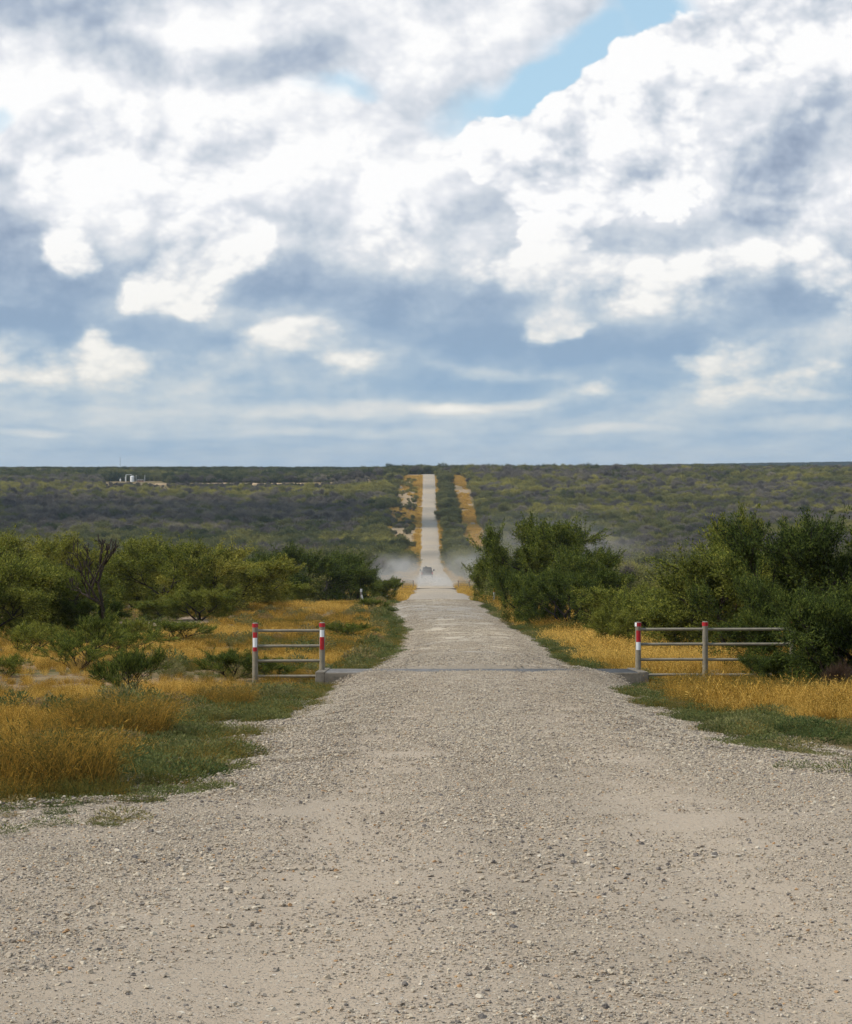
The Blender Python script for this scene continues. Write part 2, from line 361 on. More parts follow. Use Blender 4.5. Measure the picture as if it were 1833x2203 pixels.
def skeleton(r, H, Rad, stems=3, depth=4, up=.55, r0=.09, gnarl=.35, spread=.8, split=3):
    """branching skeleton; returns segments and twig ends (pos, dir, depth)"""
    segs = []; ends = []
    def grow(p, d, L, rad, dep):
        k = 3
        for s in range(k):
            d = d+r.normal(size=3)*gnarl*.35+np.array([0, 0, up*.12]); d /= np.linalg.norm(d)
            q = p+d*L/k; segs.append((p, q, rad*(1-.12*s), rad*(1-.12*(s+1)))); p = q
            if dep <= 1: ends.append((p.copy(), d.copy()))
        if dep == 0: return
        n = split if r.random() < .6 else split-1
        for c in range(max(2, n)):
            e = d+rand_unit(1, r)[0]*spread*np.array([1, 1, .75]); e[2] += up*.25; e /= np.linalg.norm(e)
            grow(p, e, L*(.62+.25*r.random()), rad*.62, dep-1)
    for s in range(stems):
        a = 2*np.pi*(s+r.random()*.7)/stems; tilt = .25+.5*r.random()
        d = np.array([math.cos(a)*tilt, math.sin(a)*tilt, 1.0]); d /= np.linalg.norm(d)
        grow(np.array([0, 0, -.15]), d, 1.0*(.8+.4*r.random()), r0*(.7+.4*r.random()), depth)
    P = np.array([e[0] for e in ends]); top = np.percentile(P[:, 2], 97); rr = np.percentile(np.hypot(P[:, 0], P[:, 1]), 92)
    sx, sz = Rad/rr, H*.93/top
    S = np.array([sx, sx, sz])
    segs = [(a*S, b*S, c, d) for a, b, c, d in segs]
    return segs, P*S, np.array([e[1] for e in ends])
def leafy(r, P, D, per, L, W, spread, droop=.15, fill=0.0, H=1.0, align=.5):
    if fill:   # lower boughs so the crown reaches toward the ground
        k = int(len(P)*fill); q = r.integers(0, len(P), k); P2 = P[q]*np.array([.92, .92, 1]); P2[:, 2] *= r.random(k)*.75+.08; P = np.concatenate([P, P2]); D = np.concatenate([D, D[q]*np.array([1, 1, .3])])
    n = len(P); idx = np.repeat(np.arange(n), per); m = len(idx)
    ex = .55+.9*r.random((n, 1)); ex = ex[idx]
    c = P[idx]+r.normal(size=(m, 3))*spread*ex*np.array([1, 1, .75])+D[idx]*(r.random((m, 1))*spread*1.8*ex)
    c[:, 2] = np.maximum(c[:, 2], .05)
    ax = D[idx]*align*2+rand_unit(m, r)+np.array([0, 0, .25-droop]); ax /= np.linalg.norm(ax, axis=1, keepdims=True)
    out = c-np.array([0, 0, H*.42]); out[:, 2] *= 1.3; out /= np.linalg.norm(out, axis=1, keepdims=True)+1e-6
    return leaf_quads(c, ax, out*1.0+rand_unit(m, r)*.75, L*(.6+.8*r.random(m)), W*(.7+.6*r.random(m)))
def twiggy(r, P, D, per, L, W, spread):
    n = len(P); idx = np.repeat(np.arange(n), per); m = len(idx)
    c = P[idx]+r.normal(size=(m, 3))*spread; c[:, 2] = np.maximum(c[:, 2], .02)
    ax = D[idx]+rand_unit(m, r)*.7+np.array([0, 0, .35]); ax /= np.linalg.norm(ax, axis=1, keepdims=True)
    return leaf_quads(c, ax, rand_unit(m, r), L*(.6+.8*r.random(m)), np.full(m, W))

def tree_parts(seed, H, Rad, stems, depth, per, L, W, spread, fill=.3, split=3, mat=None, up=.55, r0=.09):
    r = np.random.default_rng(seed)
    segs, P, D = skeleton(r, H, Rad, stems, depth, up=up, r0=r0, split=split)
    outer = np.argsort(-(P[:, 2]/H+.6*np.hypot(P[:, 0], P[:, 1])/Rad+.35*r.random(len(P))))[:max(12, len(P)//6)]
    SP = []; SD = []
    for q in outer:                                          # long shoots break the outline; some are bare
        d = D[q]+np.array([P[q, 0], P[q, 1], 0])*.25/Rad+np.array([0, 0, .55])+r.normal(size=3)*.3; d /= np.linalg.norm(d); Ls = (.12+.16*r.random()**2)*H
        segs.append((P[q], P[q]+d*Ls, .009*H/3, .003*H/3))
        if r.random() < .8:
            for t in np.linspace(.15, 1, 5): SP.append(P[q]+d*Ls*t); SD.append(d)
    tv, tf = tubes([s for s in segs if max(s[2], s[3]) > .006*min(1, H/3)])
    keep = r.random(len(P)) > .10; P, D = P[keep], D[keep]
    lv, lf = leafy(r, P, D, per, L, W, spread, fill=fill, H=H, align=.9 if H < 2 else .5)
    sv, sf = leafy(r, np.array(SP), np.array(SD), max(5, per//5), L, W, spread*.4, H=H, align=.7); lf = np.concatenate([lf, sf+len(lv)]); lv = np.concatenate([lv, sv])
    return np_mesh('trunk', tv, [tf], [M_BARK], smooth=True), np_mesh('crown', lv, [lf], [mat or M_LEAF])

def one_mesh_bush(name, seed, H, Rad, stems, depth, per, L, W, spread, fill, bare=0.0, mat=None, split=3):
    r = np.random.default_rng(seed)
    segs, P, D = skeleton(r, H, Rad, stems, depth, split=split)
    vs = []; fs = []; mi = []; k = 0
    tv, tf = tubes([s for s in segs if max(s[2], s[3]) > .012], 4); vs.append(tv); fs.append(tf); mi.append(np.zeros(len(tf))); k += len(tv)
    if per:
        lv, lf = leafy(r, P, D, per, L, W, spread, fill=fill, H=H); vs.append(lv); fs.append(lf+k); mi.append(np.ones(len(lf))); k += len(lv)
    if bare:
        lv, lf = twiggy(r, P, D, int(bare), L*3.2, .03, spread); vs.append(lv); fs.append(lf+k); mi.append(np.full(len(lf), 2)); k += len(lv)
    return np_mesh(name, np.concatenate(vs), [np.concatenate(fs)], [M_BARK, mat or M_BRUSH, M_TWIG], np.concatenate(mi))

def grass_tuft(seed, n, H, Rad, w, lean=.5, seedhead=True):
    r = np.random.default_rng(seed)
    a = r.random(n)*2*np.pi; rad = np.sqrt(r.random(n))*Rad
    base = np.stack([np.cos(a)*rad, np.sin(a)*rad, np.full(n, -.04)], -1)
    b = a+r.normal(size=n)*1.1
    out = np.stack([np.cos(b), np.sin(b), np.zeros(n)], -1); cr = np.stack([-np.sin(b), np.cos(b), np.zeros(n)], -1)
    h = H*(.35+.8*r.random(n)**.8); le = lean*(.1+1.3*r.random(n)**1.5)*h; kink = r.normal(size=n)*.14*h; droop = .1+.45*r.random(n)**2
    side = np.stack([-np.sin(a+r.normal(size=n)*1.5), np.cos(a+r.normal(size=n)*1.5), np.zeros(n)], -1)
    V = []; T = [0, .38, .72, 1.0]; Wd = [1, .9, .6, .15]
    for t, ww in zip(T, Wd):
        p = base+out*(le*t**1.8)[:, None]+cr*(kink*math.sin(t*4.2))[:, None]+np.stack([0*h, 0*h, h*t*(1-droop*t*t)], -1)
        V.append(p-side*w*ww*.5); V.append(p+side*w*ww*.5)
    V = np.stack(V, 1).reshape(-1, 3); k = np.arange(n)[:, None]*8
    f = np.concatenate([k+np.array([0, 1, 3, 2])+2*j for j in range(3)])
    if seedhead:
        B = V.reshape(n, 8, 3); m = n*2; q = r.integers(0, n, m); u_ = r.random((m, 1))
        tip = B[q, 4]*(1-u_)+B[q, 6]*u_+r.normal(size=(m, 3))*w*1.2; d = out[q]*.6+rand_unit(m, r)*.6+np.array([0, 0, .5]); d /= np.linalg.norm(d, axis=1, keepdims=True)
        hv, hf = leaf_quads(tip, d, rand_unit(m, r), (.02+.035*r.random(m))*H/.5, np.full(m, w*1.5)); f = np.concatenate([f, hf+len(V)]); V = np.concatenate([V, hv])
    return np_mesh('grass_tuft', V, [f], [M_GRASS])
def weed_mat(seed, n, H, Rad, L, mat=None):
    r = np.random.default_rng(seed); a = r.random(n)*2*np.pi; q = np.sqrt(r.random(n)); rad = q*Rad
    c = np.stack([np.cos(a)*rad, np.sin(a)*rad, H*(1-q**2*.7)*r.random(n)], -1)
    ax = np.stack([np.cos(a)*q, np.sin(a)*q, .5+.5*r.random(n)], -1)+rand_unit(n, r)*.6; ax /= np.linalg.norm(ax, axis=1, keepdims=True)
    v, f = leaf_quads(c, ax, rand_unit(n, r), L*(.6+.8*r.random(n)), L*.35*(.6+.8*r.random(n)))
    a = r.random(14)*2*np.pi; tv, tf = tubes([(np.zeros(3), np.array([math.cos(t)*Rad*.9, math.sin(t)*Rad*.9, H*.5]), .004, .002) for t in a], 4)
    return np_mesh('weed_mat', np.concatenate([v, tv]), [np.concatenate([f, tf+len(v)])], [mat or M_WEED])
def _ico(sub):
    bm = bmesh.new(); bmesh.ops.create_icosphere(bm, subdivisions=sub, radius=1); bm.verts.index_update()
    v = np.array([x.co[:] for x in bm.verts]); f = np.array([[y.index for y in x.verts] for x in bm.faces]); bm.free(); return v, f
ICO1, ICO2 = _ico(1), _ico(2)
def stone_patch(seed, n, Rad, smin, smax, sub=ICO2):
    r = np.random.default_rng(seed); bv, bf = sub; V = []; Fs = []
    for i in range(n):
        s = smin*(smax/smin)**(r.random()**2.2)
        v = bv*(1+.28*r.normal(size=(len(bv), 1)))
        for _ in range(3):                                   # chop flat facets
            d = rand_unit(1, r)[0]; t = np.maximum(v@d-(.55+.25*r.random()), 0); v = v-t[:, None]*d
        v = v*np.array([1, .65+.35*r.random(), .4+.3*r.random()])*s*.5
        an = r.random()*2*np.pi; c, sn = math.cos(an), math.sin(an); v = v@np.array([[c, sn, 0], [-sn, c, 0], [0, 0, 1]])
        a = r.random()*2*np.pi; q = Rad*math.sqrt(r.random())
        V.append(v+np.array([math.cos(a)*q, math.sin(a)*q, s*.10])); Fs.append(bf+len(bv)*i)
    return np_mesh('stone_patch', np.concatenate(V), [np.concatenate(Fs)], [M_STONE])

# ---------------------------------------------------------------- scattering of uncountable stuff (geometry nodes on a point mesh)
def scatter(name, pts, rot, scl, idx, tint, meshes, label, cat, kind='stuff'):
    n = len(pts); me = bpy.data.meshes.new(name); me.vertices.add(n); me.vertices.foreach_set('co', np.asarray(pts, np.float32).ravel())
    def A(nm, t, d, k): a = me.attributes.new(nm, t, 'POINT'); a.data.foreach_set(k, np.ascontiguousarray(d).ravel())
    scl = np.asarray(scl, np.float32); scl = np.repeat(scl[:, None], 3, 1) if scl.ndim == 1 else scl
    A('rot', 'FLOAT_VECTOR', np.asarray(rot, np.float32), 'vector'); A('scl', 'FLOAT_VECTOR', scl, 'vector')
    A('idx', 'INT', np.asarray(idx, np.int32), 'value'); A('tint', 'FLOAT', np.asarray(tint, np.float32), 'value')
    o = mobj(name, me); tag(o, label, cat, kind=kind)
    ng = bpy.data.node_groups.new(name+' scatter', 'GeometryNodeTree')
    ng.interface.new_socket('Geometry', in_out='INPUT', socket_type='NodeSocketGeometry'); ng.interface.new_socket('Geometry', in_out='OUTPUT', socket_type='NodeSocketGeometry')
    gi = ng.nodes.new('NodeGroupInput'); go = ng.nodes.new('NodeGroupOutput'); jn = ng.nodes.new('GeometryNodeJoinGeometry')
    def na(nm, t): x = ng.nodes.new('GeometryNodeInputNamedAttribute'); x.data_type = t; x.inputs[0].default_value = nm; return x.outputs[0]
    ar, asc, ai = na('rot', 'FLOAT_VECTOR'), na('scl', 'FLOAT_VECTOR'), na('idx', 'INT')
    for k, pm in enumerate(meshes):
        po = bpy.data.objects.new(name+' source', pm)
        oi = ng.nodes.new('GeometryNodeObjectInfo'); oi.inputs['Object'].default_value = po
        g2 = ng.nodes.new('GeometryNodeGeometryToInstance'); ng.links.new(oi.outputs['Geometry'], g2.inputs[0])
        cp = ng.nodes.new('FunctionNodeCompare'); cp.data_type = 'INT'; cp.operation = 'EQUAL'
        ia, ib = [s for s in cp.inputs if s.type == 'INT']; ng.links.new(ai, ia); ib.default_value = k
        ip = ng.nodes.new('GeometryNodeInstanceOnPoints')
        ng.links.new(gi.outputs[0], ip.inputs['Points']); ng.links.new(cp.outputs[0], ip.inputs['Selection']); ng.links.new(g2.outputs[0], ip.inputs['Instance'])
        ng.links.new(ar, ip.inputs['Rotation']); ng.links.new(asc, ip.inputs['Scale']); ng.links.new(ip.outputs[0], jn.inputs[0])
    ng.links.new(jn.outputs[0], go.inputs[0])
    md = o.modifiers.new('scatter', 'NODES'); md.node_group = ng
    return o
def slope_rot(x, d, rz, h=road_h):
    e = .3; sx = (h(x+e, d)-h(x-e, d))/(2*e); sy = (h(x, d+e)-h(x, d-e))/(2*e); out = []
    for a, b, c in zip(sx, sy, rz):
        nrm = Vector((-a, -b, 1)).normalized(); q = Vector((0, 0, 1)).rotation_difference(nrm); out.append((q.to_matrix() @ Matrix.Rotation(c, 3, 'Z')).to_euler()[:])
    return np.array(out)
def rz3(n): return np.stack([rng.normal(size=n)*.06, rng.normal(size=n)*.06, rng.random(n)*2*np.pi], -1)

# loose gravel lying on the near road
sp = [stone_patch(100+i, 330, .42, .005, .019, ICO1) for i in range(4)]+[stone_patch(120+i, 60, .45, .009, .032) for i in range(3)]+[stone_patch(140+i, 260, .5, .010, .030, ICO1) for i in range(3)]
d1 = rng.random(9000); dd = np.sqrt(5.5**2+d1*(44**2-5.5**2)); xx = (rng.random(9000)-.5)*.42*dd
inside = (xx > road_l(dd)-.95) & (xx < road_r(dd)+.7); dd, xx = dd[inside], xx[inside]
w = np.minimum(xx-road_l(dd), road_r(dd)-xx); rut = np.exp(-((xx-roadc(dd)+.95)/.42)**2)+np.exp(-((xx-roadc(dd)-.85)/.42)**2)
keep = rng.random(len(dd)) < np.clip(.80+.75*sstep(1.0, .1, w)-.66*rut+.5*(fbm(xx*.8, dd*.3, 3)-.45), .30, 1)
dd, xx, w = dd[keep], xx[keep], w[keep]; n = len(dd)
idx = np.where(rng.random(n) < .22, rng.integers(4, 7, n), rng.integers(0, 4, n)); idx = np.where((rng.random(n) < sstep(1.3, .3, w)*.8+.35*(dd > 18)), rng.integers(7, 10, n), idx)
rz = rng.random(n)*2*np.pi
scatter('gravel', np.stack([xx, dd, np.maximum(road_h(xx, dd), ground_h(xx, dd)+.004)], -1), slope_rot(xx, dd, rz), .8+.45*rng.random(n), idx, rng.random(n), sp, 'loose limestone gravel strewn over the foreground road', 'gravel')
# gravel on the road just past the grid and on its shoulders
n = 3000; dd = 47.3+rng.random(n)**1.6*75; xx = road_l(dd)-.1+rng.random(n)*(road_r(dd)-road_l(dd)+.2)
w = np.minimum(xx-road_l(dd), road_r(dd)-xx); k = rng.random(n) < .25+.75*sstep(.9, .1, w); dd, xx = dd[k], xx[k]; n = len(dd)
scatter('gravel', np.stack([xx, dd, road_h(xx, dd)], -1), slope_rot(xx, dd, rng.random(n)*6.28), 1+.5*rng.random(n), rng.integers(0, 3, n), rng.random(n), sp[7:], 'loose limestone gravel past the cattle grid', 'gravel')

# golden grass, green weeds
gt = [grass_tuft(10+i, 130, .36+.05*i, .20, .0055, .5) for i in range(4)]
gf = [grass_tuft(20+i, 110, .40, .34, .012, .55) for i in range(3)]
gl_edge = lambda d: np.interp(d, [14, 15, 22, 30, 34, 44, 47, 49, 60, 80, 107, 130, 219], [-9, -2.45, -2.75, -2.7, -2.2, -1.95, -1.95, -1.5, -1.5, -1.45, -2.1, -2.3, -2.2])
gr_edge = lambda d: np.interp(d, [20, 25, 26, 30, 35, 44, 47, 60, 79, 112, 150, 219], [9, 5.4, 4.8, 3.6, 3.7, 4.3, 3.7, 4.0, 4.25, 3.15, 3.9, 4.4])
def band(n, d0, d1, p=1.0, wid=.215, extra=2.0):
    d = (d0**p+rng.random(n)*(d1**p-d0**p))**(1/p); x = (rng.random(n)*2-1)*(wid*d+extra); return x, d
x, d = band(60000, 14.5, 150, 1.5)
e = (fbm(x*.7, d*.7, 3)-.5)*1.1
bare_strip = ((x+11.2)/2.6)**2+((d-95)/6.5)**2 < 1
gold = ~bare_strip & ((x < gl_edge(d)+e) | (x > gr_edge(d)+e)) & ((x < 0) | (d > 25.5)) & (d > 15.6+1.6*e)
patch = fbm(x*.22+31, d*.12+7, 4)                      # bare or greener patches in the field
clump = sstep(.36, .56, fbm(x*1.5+11, d*1.1, 3)); dens = np.where(d < 48, .30+.70*clump, .92)*np.where(d > 100, .8, 1)
dens = dens*np.where((x < 0) & (d > 92) & (x < -9), .25, 1)
near = sstep(60, 20, d)
k = gold & (rng.random(len(x)) < dens*(.35+.65*near)); x, d, patch = x[k], d[k], patch[k]; n = len(x)
tint = np.clip(.47+(patch-.5)*1.9+rng.normal(size=n)*.17+.20*sstep(38, 60, d)-.09*(d < 32)*(x < 0)+.10*(x > 0)*(d > 45), .02, 1)
sc = (.75+.5*rng.random(n))*np.where(x < 0, np.interp(d, [15, 18, 21, 30, 60, 90], [.66, .58, .46, .42, .50, .6]), np.interp(d, [25, 45, 60], [.75, .8, .95]))*(.35+1.3*fbm(x*.6, d*.5, 3))
idx = np.where(d < 55, rng.integers(0, 4, n), 4+rng.integers(0, 3, n))
scatter('grass', np.stack([x, d, ground_h(x, d)], -1), rz3(n), sc, idx, tint, gt+gf, 'dry golden grass covering the field and the road verges', 'grass')
n = 5200; d = 14.8+rng.random(n)**1.3*80; sd = rng.random(n) < .6
x = np.where(sd, gl_edge(d)-.5+rng.random(n)*(road_l(d)-gl_edge(d)+.9), road_r(d)-.25+rng.random(n)*(gr_edge(d)-road_r(d)+.9))
k = ((sd & (d > 15.4+4*(fbm(x*1.3, d*.6+9, 3)-.45))) | (~sd & (d > 19))) & (fbm(x*1.7+50, d*1.2, 3) > .46) & (np.abs(x) < .21*d+1.5); x, d = x[k], d[k]; n = len(x)
scatter('grass', np.stack([x, d, ground_h(x, d)], -1), rz3(n), .22+.28*rng.random(n), rng.integers(0, 4, n), np.clip(.06+.13*rng.normal(size=n), 0, .5), gt, 'short green grass between the gravel and the golden grass', 'grass')
n = 110; left = rng.random(n) < .62; d = np.where(left, 13.0+3.4*rng.random(n)**.7, 15.8+6*rng.random(n)); x = np.where(left, -2.75+1.35*rng.random(n)**1.3, road_r(d)-.55+.7*rng.random(n))
k = fbm(x*2.1, d*1.3, 2) > .42; x, d = x[k], d[k]; n = len(x)
scatter('weeds', np.stack([x, d, np.maximum(road_h(x, d), ground_h(x, d))], -1), rz3(n), .25+.45*rng.random(n), rng.integers(0, 3, n), np.clip(.5+.25*rng.normal(size=n), 0, 1), [weed_mat(60+i, 330, .10, .26, .03) for i in range(3)], 'sparse little weeds creeping onto the gravel edges', 'weeds')
# far golden verges along the road as it climbs
n = 16000; d = 150+1150*rng.random(n)**.8; side = rng.random(n)
x = np.where(side < .45, road_l(d)-.3-rng.random(n)**1.5*15, np.where(side < .6, road_r(d)+.2+rng.random(n)*1.6, 12.8+rng.random(n)*8))
k = fbm(x*.12+3, d*.022, 3)+.16*(np.minimum(np.abs(x-road_l(d)), np.abs(x-road_r(d))) < 2) > .455; x, d = x[k], d[k]; n = len(x)
scatter('grass', np.stack([x, d, ground_h(x, d)], -1), rz3(n), (.9+.8*rng.random(n))*np.where(d > 500, 1.5, 1), rng.integers(0, 3, n), np.clip(.82+.2*rng.normal(size=n), .3, 1), gf, 'golden grass strips beside the far stretch of road', 'grass')
wm = [weed_mat(40+i, 900, .12, .26, .024) for i in range(4)]+[weed_mat(50+i, 500, .24, .22, .045) for i in range(2)]
x, d = band(26000, 14.6, 120, 1.4)
e = (fbm(x*1.1+5, d*.9, 3)-.5)*1.3
lw = (x < road_l(d)+e*.6) & (x > gl_edge(d)-np.where(d > 46, .25, .8)+e*.5) & (d > 15.4+4.5*(fbm(x*2.3+4, d*.9, 3)-.5))
rw = (x > road_r(d)+e*.6) & (x < gr_edge(d)+.7+e*.5) & (d > 17.6)
pw = (x < gl_edge(d)) & (fbm(x*.22+31, d*.12+7, 4) < .47) & (d > 24)
hole = fbm(x*1.7+50, d*1.2, 3)
k = ((lw | rw) & (hole > np.where(x < 0, .475, .485)) | pw & (rng.random(len(x)) < .05)) & (rng.random(len(x)) < np.interp(d, [15, 50, 120], [1, .8, .6])); x, d, pw = x[k], d[k], pw[k]; n = len(x)
scatter('weeds', np.stack([x, d, ground_h(x, d)+.02], -1), rz3(n), (.7+.7*rng.random(n))*np.where(d > 50, 1.35, 1.0), np.where(pw & (rng.random(n) < .6), rng.integers(4, 6, n), rng.integers(0, 4, n)), np.clip(np.where(pw, .62, .42)+.2*rng.normal(size=n), 0, 1), wm, 'low grey green weeds along both gravel edges', 'weeds')

# ---------------------------------------------------------------- near trees and shrubs, each a thing
TREES = [tree_parts(1, 3.6, 2.5, 3, 4, 70, .10, .032, .13, .4), tree_parts(2, 3.4, 2.2, 4, 4, 54, .10, .032, .125, .45), tree_parts(3, 3.8, 2.0, 3, 4, 70, .10, .032, .13, .35),
         tree_parts(4, 3.2, 2.6, 4, 4, 54, .10, .032, .13, .5), tree_parts(5, 2.6, 1.9, 5, 3, 120, .09, .028, .12, .6)]
SHRUBS = [tree_parts(11, 1.0, .9, 7, 3, 14, .10, .013, .035, .1, r0=.02), tree_parts(12, 1.1, .8, 9, 2, 24, .11, .012, .03, .05, r0=.016, up=.5), tree_parts(13, .9, 1.0, 7, 3, 18, .09, .014, .04, .25, r0=.02)]
def tree(name, proto, px, d, s, rz, tint, label, cat='tree', group=None, sz=None):
    p = at(px, d); t = empty(name, p, rz); t.scale = (s, s, sz or s); tag(t, label, cat, group)
    for me in proto:
        o = mobj(me.name.split('.')[0], me, t); o['tint'] = float(tint)
    return t
# left side of the field
LT = [  # px, depth, proto, scale, height scale, rot, tint, label
    (40, 84, 0, 1.15, 1.12, .3, .42, 'tall green mesquite at the left edge of the photo with dark inner branches'),
    (120, 86, 3, .80, .92, 1.9, .30, 'dark low mesquite in front of the bare black trunk, skirt touching bare soil'),
    (-45, 76, 1, .95, .95, 4.0, .40, 'green bush cut by the left edge in front of the tall mesquite'),
    (30, 108, 2, 1.1, 1.1, 2.5, .52, 'olive mesquite top showing over the tree at the left edge'),
    (150, 112, 1, 1.1, 1.08, 5.2, .55, 'olive mesquite crown just left of the bare black branches'),
    (290, 112, 2, 1.1, 1.02, .8, .45, 'round olive mesquite directly right of the bare black branches'),
    (365, 107, 3, 1.05, 1.1, 3.1, .34, 'dark green mesquite between the bare tree and the yellow green one'),
    (455, 108, 1, 1.15, .98, 1.1, .66, 'yellow green mesquite catching light above the low green shrubs'),
    (520, 114, 4, 1.2, 1.0, 2.2, .58, 'lighter green bushy mesquite sloping down toward the dark thicket'),
    (575, 150, 0, 1.25, 1.25, 4.4, .18, 'dark mesquite at the left end of the dark thicket'),
    (640, 160, 3, 1.35, 1.4, .5, .14, 'dark broad mesquite in the middle of the dark thicket'),
    (705, 165, 1, 1.4, 1.35, 1.4, .16, 'dark bushy mesquite in the dark thicket nearer the road'),
    (752, 172, 2, 1.2, 1.25, 3.6, .20, 'dark mesquite at the roadward end of the dark thicket by the dust'),
    (806, 185, 4, .95, .95, 2.0, .28, 'small dark tree between the dark thicket and the dust'),
    (600, 128, 4, .9, .55, .9, .46, 'low green shrub in front of the dark thicket, larger of the two'),
    (530, 122, 4, .7, .62, 4.9, .50, 'low green shrub in front of the dark thicket, beside the yellow green mesquite'),
    (430, 100, 4, .75, .60, 2.9, .44, 'low round green bush at the foot of the yellow green mesquite'),
    (335, 99, 4, .6, .38, 1.2, .30, 'flat dark green bush on the bare soil strip'),
    (205, 84, 4, .55, .55, .2, .12, 'small nearly black bush at the end of the bare soil strip'),
]
for px, d, k, s, sz, rz, ti, lab in LT: tree('mesquite_tree' if sz*3.4 > 1.9 else 'green_shrub', TREES[k], px, d, s, rz, ti+(.17 if ti > .25 else .09), lab, 'tree' if sz*3.4 > 1.9 else 'shrub', 'mesquites and shrubs left of the road', sz*(.82 if px < 560 else .78))
# right side
RT = [
    (1128, 118, 0, 1.0, 1.08, 2.1, .36, 'round green mesquite nearest the dust, right of the road'),
    (1198, 112, 2, 1.0, 1.0, .4, .38, 'tall green mesquite in the middle of the clump right of the road'),
    (1260, 108, 1, 1.0, .80, 3.9, .34, 'green mesquite behind the pale green marker post'),
    (1062, 150, 4, 1.0, 1.05, 1.0, .50, 'lighter green shrub by the white post with orange tip'),
    (1150, 92, 4, .75, .78, 5.0, .30, 'dark green bush overhanging the golden verge right of the road'),
    (1225, 88, 4, .8, .8, 2.4, .26, 'dark bush in shade under the middle mesquite of the right clump'),
    (1350, 82, 4, .95, .66, .7, .56, 'light green leafy bush left of the right pipe fence'),
    (1410, 76, 1, .72, .48, 2.8, .50, 'light green bush seen over the first rails of the right pipe fence'),
    (1330, 66, 4, .42, .42, 4.2, .62, 'small pale bush at the foot of the right fence end post'),
    (1490, 62, 1, .80, .66, 1.2, .52, 'leafy light green mesquite behind the middle post of the right fence'),
    (1575, 60, 2, .88, .70, 3.3, .50, 'tallest light green mesquite rising behind the right pipe fence'),
    (1655, 63, 0, .80, .93, 5.5, .56, 'thin yellow green tree top above the mesquites behind the right fence'),
    (1690, 49, 3, .50, .56, .9, .24, 'dense green mesquite right behind the last post of the right pipe fence'),
    (1765, 56, 2, .85, .86, 4.6, .12, 'black green cedar-like tree at the right edge of the photo'),
    (1860, 58, 0, .9, .86, 2.0, .30, 'tall tree cut off by the right edge of the photo'),
    (1832, 43.6, 1, .60, .56, 3.0, .24, 'green leafy bush in front of the black green tree at the right edge'),
    (1652, 44.5, 4, .34, .25, 1.5, .22, 'low dark bush hiding the lower rails at the far end of the right pipe fence'),
    (1850, 45, 4, .6, .5, .1, .2, 'dark low bush leaving the frame at the right edge above golden grass'),
]
for px, d, k, s, sz, rz, ti, lab in RT: tree('mesquite_tree' if sz*3.4 > 2.0 else 'green_shrub', TREES[k], px, d, s, rz, ti, lab, 'tree' if sz*3.4 > 2.0 else 'shrub', 'mesquites and shrubs right of the road', sz)
# low shrubs standing in the golden grass
GS = [
    (60, 60, 2, .9, .85, .3, .50, 'round green shrub in the grass near the left edge'),
    (190, 58, 1, 1.0, .95, 1.2, .30, 'open twiggy shrub with thin upright stems in the golden grass'),
    (285, 61, 2, 1.2, .72, 2.3, .36, 'wide green shrub leaning right in the middle of the field'),
    (165, 51, 1, .95, .60, 3.9, .34, 'sprawling dark green shrub below the open twiggy one'),
    (265, 72, 2, .9, .80, 4.4, .46, 'soft green shrub at the edge of the bare soil strip'),
    (385, 74, 0, 1.15, .62, 5.3, .34, 'dark green spreading shrub alone in the field'),
    (282, 37.5, 0, .62, .80, .9, .20, 'dark green feathery shrub behind the orange grass clump'),
    (495, 46.6, 0, .72, .55, 2.6, .18, 'dark bushy shrub left of the left fence post'),
    (585, 46.4, 1, .66, .42, 4.1, .20, 'dark weedy shrub growing through the left pipe fence'),
    (760, 78, 2, .75, .55, 1.9, .30, 'green shrub in the verge between left fence and road'),
    (800, 106, 0, .8, .55, 5.0, .30, 'green shrub beside the leaning white marker post'),
    (20, 48, 2, .5, .45, 3.0, .42, 'small green shrub at the left edge of the golden field'),
]
for px, d, k, s, sz, rz, ti, lab in GS: tree('field_shrub', SHRUBS[k], px, d, s, rz, ti+.14, lab, 'shrub', 'low shrubs in the golden field', sz)
# brown twiggy bushes
M_BROWN = leafmat('dead brown twigs', [(0, (.04, .026, .018)), (.5, (.075, .048, .032)), (1, (.16, .12, .09))], trans=0.0)
def twig_bush(px, d, s, sz, seed, label):
    r = np.random.default_rng(seed); segs, P, D = skeleton(r, 1.0, .8, 7, 3, r0=.018, up=.3)
    tv, tf = tubes([q for q in segs], 4); lv, lf = twiggy(r, P, D, 9, .28, .008, .08)
    t = empty('bare_bush', at(px, d)); t.scale = (s, s, sz); tag(t, label, 'bush', 'leafless brown bushes')
    mobj('stem', np_mesh('stem', tv, [tf], [M_BARK]), t); mobj('twigs', np_mesh('twigs', lv, [lf], [M_BROWN]), t)['tint'] = .5
twig_bush(1812, 41.5, .5, .5, 61, 'leafless brown bush at the right edge above the golden grass')
twig_bush(1310, 84, 1.2, 1.1, 62, 'leafless brown bush below the pale green marker post')
twig_bush(1270, 92, 1.1, 1.2, 63, 'leafless brown bush in shade beside the right clump of mesquites')
# bare black tree
r = np.random.default_rng(77); segs, P, D = skeleton(r, 3.7, 1.35, 1, 5, r0=.14, up=.8, gnarl=.6, spread=.95)
t = empty('dead_tree', at(232, 83.5)); tag(t, 'bare black leafless tree with forked trunk among the left mesquites', 'tree')
tv, tf = tubes([(a, b, max(c, .014), max(e, .011)) for a, b, c, e in segs], 6); mobj('trunk', np_mesh('trunk', tv, [tf], [M_DEADBARK], smooth=True), t)
